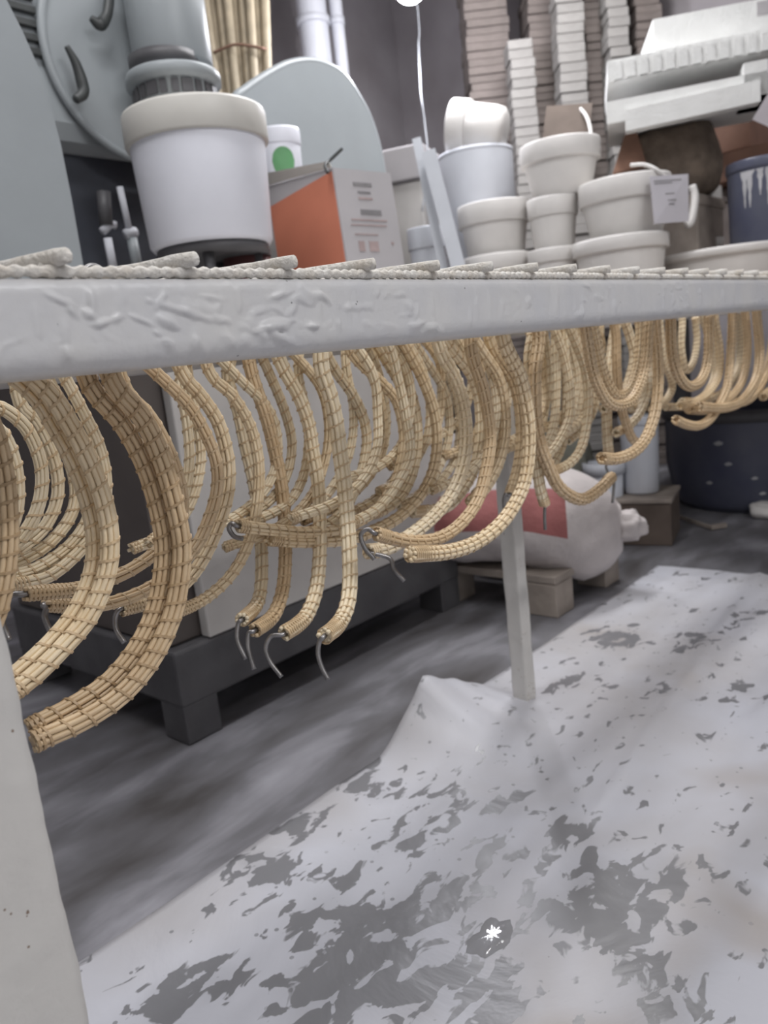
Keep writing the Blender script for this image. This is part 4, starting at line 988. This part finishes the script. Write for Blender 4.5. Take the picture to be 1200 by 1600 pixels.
# brown heap behind the note pot
def blob(name, label, cat, c, rx, ry, rz, m, rz_rot=0.0, flat=0.35, seed=0.0, amp=0.10, part='body', parent=None):
    n, k = 22, 30; vs, fs = [], []
    for i in range(n + 1):
        th = math.pi * i / n
        for j in range(k):
            ph = 2 * math.pi * j / k
            x, y, z = math.sin(th) * math.cos(ph), math.sin(th) * math.sin(ph), math.cos(th)
            s = 1 + amp * noise.noise((x * 1.7 + seed, y * 1.7, z * 1.7)) + amp * 0.5 * noise.noise((x * 4 + seed, y * 4, z * 4))
            e = 0.72
            sx = math.copysign(abs(x) ** e, x); sy = math.copysign(abs(y) ** e, y); sz = math.copysign(abs(z) ** 0.85, z)
            vs.append((rx * sx * s, ry * sy * s, max(-rz * (1 - flat * 0.4), rz * sz * s)))
    for i in range(n):
        for j in range(k): fs.append((i*k+j, (i+1)*k+j, (i+1)*k+(j+1) % k, i*k+(j+1) % k))
    t = parent or thing(name, label, cat, c, rz_rot)
    return t, mk(part, vs, fs, m, t, True)
c = P(1045, 262, 2.72)
t, _ = blob('burlap_heap', 'rounded heap of brown sacking behind the note pot', 'sacking', (c[0], c[1], c[2]), 0.15, 0.17, 0.14, M_BURLAP, 0.3, seed=3)
sup = thing('wooden_crate', 'plain crate under the heap of brown sacking', 'crate', (c[0], c[1], TZ + 0.001))
box('body', (-0.13, -0.14, 0), (0.13, 0.14, c[2] - 0.122 - TZ), M_WOOD, sup, 0.006)
box('rim', (-0.135, -0.145, c[2] - 0.16 - TZ), (0.135, 0.145, c[2] - 0.135 - TZ), M_WOOD, sup, 0.004)
wd = thing('brown_flap', 'pointed brown cardboard flap standing left of the sacking heap', 'cardboard', tuple(P(975, 275, 2.62)))
A, B, C_ = P(955, 278, 2.62), P(1008, 262, 2.62), P(984, 184, 2.66)
nrm = np.cross(B - A, C_ - A); nrm /= np.linalg.norm(nrm)
mk('sheet', np.array([A, B, C_, A + nrm * 0.02, B + nrm * 0.02, C_ + nrm * 0.02]), [(0, 1, 2), (5, 4, 3), (0, 3, 4, 1), (1, 4, 5, 2), (2, 5, 3, 0)], M_CARD_RED, wd, False, True)

# ------------------------------------------------------------------ layered piles against the back wall
def layer_pile(label, px0, px1, py_top, d, m, name, part, layer, zbase, cat, depth=0.25, jit=0.012):
    a_ = P(px0, 200, d); b_2 = P(px1, 200, d); w = np.linalg.norm((b_2 - a_)[:2]); ang = math.atan2((b_2 - a_)[1], (b_2 - a_)[0])
    zt_ = P((px0 + px1) / 2, py_top, d)[2]; zt_ = min(zt_, ZC - 0.05); n = max(2, int((zt_ - zbase) / layer))
    t = thing(name, label, cat, (*((a_ + b_2) / 2)[:2], zbase), ang)
    me = None
    for k in range(n):
        if me is None:
            o = box(part, (-w / 2, 0, 0), (w / 2, depth, layer * 0.97), m, t, 0.003, 1); me = o.data
        else:
            o = bpy.data.objects.new(part, me); COL.objects.link(o); o.parent = t
        o.location = (random.uniform(-jit, jit) * 0.6, random.uniform(-jit, jit) * 0.6, k * layer); o.rotation_euler = (0, 0, random.uniform(-0.015, 0.015))
    return t
wz = 0.0
brown = [(740, 806, -120, 'brown pile of flattened cardboard behind the leaning strips and bulb'), (838, 884, -120, 'brown cardboard pile between the short and tall white tile stacks'), (922, 958, -120, 'brown cardboard pile right of the tall white tile stack'), (1000, 1040, -120, 'brown cardboard pile behind the foam lids')]
for i, (x0, x1, yt, lab) in enumerate(brown):
    layer_pile(lab, x0, x1, yt, (3.66, 3.68, 3.62, 3.55)[i], M_CARD, 'cardboard_pile', 'cardboard_sheet', 0.034, 0.0, 'cardboard', 0.22)
white = [(804, 842, 66, 3.45, 'short column of off-white tiles with a free top, above the middle pots'), (880, 922, -120, 3.45, 'tall column of off-white tiles rising out of the picture, nearer the bulb'), (958, 990, -120, 3.45, 'tall narrow column of off-white tiles beside the foam lids')]
for x0, x1, yt, d, lab in white:
    layer_pile(lab, x0, x1, yt, d, M_TILE, 'tile_stack', 'tile', 0.040, 0.0, 'tiles', 0.12, 0.008)

# ------------------------------------------------------------------ sacks on the pallet
pa = at_z(672, 890, 0.085); pb = at_z(868, 915, 0.085)
ua = (pb - pa); ang = math.atan2(ua[1], ua[0]); Lp = np.linalg.norm(ua)
pal = thing('pallet', 'low wooden pallet under the sacks behind the rack', 'pallet', (pa[0], pa[1], 0), ang)
ly = np.array([-math.sin(ang), math.cos(ang)]); sgn = 1.0 if ly.dot(pa[:2]) > 0 else -1.0
for k in range(3):
    y0 = k * 0.125; lo = (0, min(sgn * y0, sgn * (y0 + 0.10)), 0.085); hi = (Lp, max(sgn * y0, sgn * (y0 + 0.10)), 0.105)
    box('plank', lo, hi, M_WOOD, pal, 0.003)
for x0 in (0.0, Lp - 0.085):
    for y0 in (0.0, 0.26):
        box('block', (x0, min(sgn * y0, sgn * (y0 + 0.085)), 0.0), (x0 + 0.085, max(sgn * y0, sgn * (y0 + 0.085)), 0.084), M_WOOD, pal, 0.003)
# lying sack with the red band, sagging over the pallet's end
sc_ = P(808, 838, 2.08)
axl = P(945, 838, 2.12) - P(690, 815, 2.20); sang = math.atan2(axl[1], axl[0])
sL = 0.27; sk = thing('cement_sack', 'white woven sack with a red band lying with its tied neck to the right', 'sack', (sc_[0], sc_[1], 0.106), sang)
def sack_mesh(L, ry, rz, red=(0.0, 0.0)):
    n, k = 46, 36; vs, fs, col = [], [], []
    for i in range(n + 1):
        u = i / n; x = -L + 2 * L * u
        e = (1 - abs(2 * u - 1) ** 4.0) ** 0.45 if u < 0.5 else (1 - abs(2 * u - 1) ** 3.2) ** 0.6
        e = max(e, 0.16 if u > 0.5 else 0.02)
        sag = -0.085 * max(0.0, min(1.0, (u - 0.45) / 0.35)) ** 1.3
        for j in range(k):
            ph = 2 * math.pi * j / k; y, z = math.cos(ph), math.sin(ph)
            s = 1 + 0.07 * noise.noise((x * 9, y * 1.5, z * 1.5)) + 0.035 * noise.noise((x * 24, y * 3, z * 3))
            zz = rz + rz * z * e * s * (1.0 if z > 0 else 0.95)
            low = sag * (0.5 - 0.5 * z)
            vs.append((x, ry * math.copysign(abs(y) ** 0.8, y) * e * s, max(0.0, zz - (1 - e) * rz * 0.15) + low))
    for i in range(n):
        for j in range(k):
            fs.append((i*k+j, i*k+(j+1) % k, (i+1)*k+(j+1) % k, (i+1)*k+j))
            z = math.sin(2 * math.pi * (j + .5) / k); u = (i + .5) / n
            col.append(1 if (red[0] < u < red[1] and -0.05 < z < 0.80) else 0)
    fs.append(tuple(range(k))); fs.append(tuple(reversed([n*k+j for j in range(k)]))); col += [0, 0]
    return vs, fs, col
vs, fs, colr = sack_mesh(sL, 0.175, 0.118, (0.06, 0.74))
o = mk('bag', vs, fs, M_SACK, sk, True); o.data.materials.append(M_SACKRED)
o.data.polygons.foreach_set('material_index', colr)
nk, _ = blob('', '', '', None, 0.045, 0.04, 0.04, M_SACK, seed=8, amp=0.4, part='tied_neck', parent=sk); _.location = (sL + 0.012, 0, 0.065)
tube('tie_string', [(sL - 0.02, 0.03 * math.cos(a), 0.075 + 0.03 * math.sin(a)) for a in np.linspace(0, 6.28, 12)], 0.006, M_WOOD, sk, 6, world_space=False)
# sacks standing behind it
for px, py, d, rx, rz_, m, lab, sd in ((700, 720, 2.55, 0.17, 0.17, M_SACK, 'plain white sack behind the rack, left of the olive one', 1.0), (868, 690, 2.62, 0.12, 0.20, M_SACKOLIVE, 'olive grey sack standing behind the red-banded sack', 5.0),):
    c = P(px, py, d)
    t, o = blob('full_sack', lab, 'sack', (c[0], c[1], 0), rx, rx * 0.8, max(0.12, c[2] / 1.5), m, sd, seed=sd, amp=0.16); o.location = (0, 0, max(0.12, c[2] / 1.5) * 0.86)

# ------------------------------------------------------------------ under the pot table
dd_, rd_, hd_ = None, 0, 0
dc = at_z(1150, 815, 0.0); 
dr = 0.33; dcen = dc + np.array([dc[0], dc[1], 0]) / np.linalg.norm(dc[:2]) * dr * 0.96 + np.array([0.10, -0.06, 0])
ztop = 0.36
td = thing('navy_drum', 'wide navy blue drum with pale scuffs on the floor under the table', 'drum', (dcen[0], dcen[1], 0))
lathe('body', [(0.001, 0), (dr * 0.86, 0), (dr * 0.93, 0.03), (dr, 0.16), (dr, ztop - 0.03), (dr * 0.96, ztop), (dr * 0.92, ztop), (dr * 0.90, 0.08), (0.001, 0.06)], M_NAVY, td, 48)
lathe('rim', [(dr * 0.99, ztop - 0.04), (dr * 1.03, ztop - 0.035), (dr * 1.03, ztop), (dr * 0.95, ztop + 0.004), (dr * 0.94, ztop - 0.02)], M_DARKSTEEL, td, 48)
for k in range(16):
    an = math.radians(random.uniform(165, 262)); z = random.uniform(0.07, 0.26); s = random.uniform(0.006, 0.02)
    rz2 = dr * (0.93 + 0.07 * min(1, max(0, (z - 0.03) / 0.13))) + 0.0015
    v = [(rz2 * math.cos(an + s * q[0] / dr), rz2 * math.sin(an + s * q[0] / dr), z + s * q[1] * 0.6) for q in ((-1, 0), (-.3, -.7), (.8, -.4), (1, .3), (.1, .9))]
    mk('scuff', v, [(0, 1, 2, 3, 4)], M_DRIP, td)
for px, py, d, w, h_, lab in ((1022, 660, 2.62, 44, 120, 'grey-white bucket on the low box under the table'), ):
    bx = P(1005, 800, 2.5)
    t = thing('low_box', 'low brown box under the table carrying a bucket, beside the sack neck', 'box', (bx[0] + 0.02, bx[1], 0), 0.25)
    box('body', (-0.10, -0.09, 0), (0.12, 0.12, 0.135), M_BROWNMUD, t, 0.004)
    box('lid', (-0.105, -0.095, 0.136), (0.125, 0.125, 0.150), M_WOOD, t, 0.003)
    tq, rq, hq = bucket('plastic_bucket', lab, 'bucket', px, py - 12, py + 105, 2.56, 60, M_POT_COOL, M_POT_COOL, 0.1, 0.9, True)
    tq.location = (bx[0] + 0.03, bx[1] + 0.015, 0.152)
c = at_z(905 + 78, 845, 0.0)
t = thing('grey_bucket', 'narrow grey-white pot standing behind the sack neck', 'pot', (c[0] - 0.01, c[1] + 0.07, 0))
lathe('body', [(0.001, 0), (0.05, 0), (0.062, 0.26), (0.056, 0.26), (0.045, 0.02), (0.001, 0.02)], M_POT_COOL, t, 24)
lathe('rim', [(0.061, 0.225), (0.067, 0.225), (0.068, 0.262), (0.056, 0.262)], M_POT_COOL, t, 24)
c = at_z(1105, 828, 0.0)
t = thing('broken_strip', 'thin broken pale strip on the floor before the navy drum', 'strip', tuple(c))
A, B, D_ = at_z(1060, 810, 0.004), at_z(1112, 828, 0.004), at_z(1136, 824, 0.004)
off = np.array([0.018, 0.012, 0]); up = np.array([0, 0, 0.012])
hexa('piece', A, B, B + off, A + off, up, M_WOOD, t); hexa('piece', B, D_, D_ + off, B + off, up, M_WOOD, t)
c = at_z(1196, 808, 0.0)
t, _ = blob('pale_stone', 'pale rounded stone at the right edge before the navy drum', 'stone', (c[0], c[1], 0.0), 0.05, 0.045, 0.03, M_POT, seed=2, amp=0.2); _.location = (0, 0, 0.0265)

# small puddle on the sheet that mirrors the bulb
pc_ = at_z(769, 1468, 0.0)
zp = max(sheet_z(pc_[0] + a, pc_[1] + b) for a in (-0.03, 0, 0.03) for b in (-0.03, 0, 0.03)) + 0.0012
tp = thing('water_puddle', 'small glossy puddle on the floor sheet mirroring the bulb', 'puddle', (pc_[0], pc_[1], zp))
vs, fs = [(0, 0, 0.0008)], []
for ri, rr_ in enumerate((0.4, 0.75, 1.0)):
    for k in range(24):
        a = 2 * math.pi * k / 24; q = rr_ * (0.023 + 0.010 * noise.noise((math.cos(a) * 1.6, math.sin(a) * 1.6, 2.0)))
        vs.append((1.5 * q * math.cos(a + 0.6), q * math.sin(a + 0.6) * 0.9, (0.0008, 0.0006, -0.001)[ri] + 0.00016 * math.sin(k * 2.1 + ri)))
for k in range(24): fs.append((0, 1 + k, 1 + (k + 1) % 24))
for ri in (0, 1):
    for k in range(24): fs.append((1 + ri*24 + k, 1 + (ri+1)*24 + k, 1 + (ri+1)*24 + (k+1) % 24, 1 + ri*24 + (k+1) % 24))
mw = mat('wet_puddle', (0.27, 0.27, 0.285), 0.05, 0.05, 20, 0.02, 60)
mk('water', vs, fs, mw, tp, True)
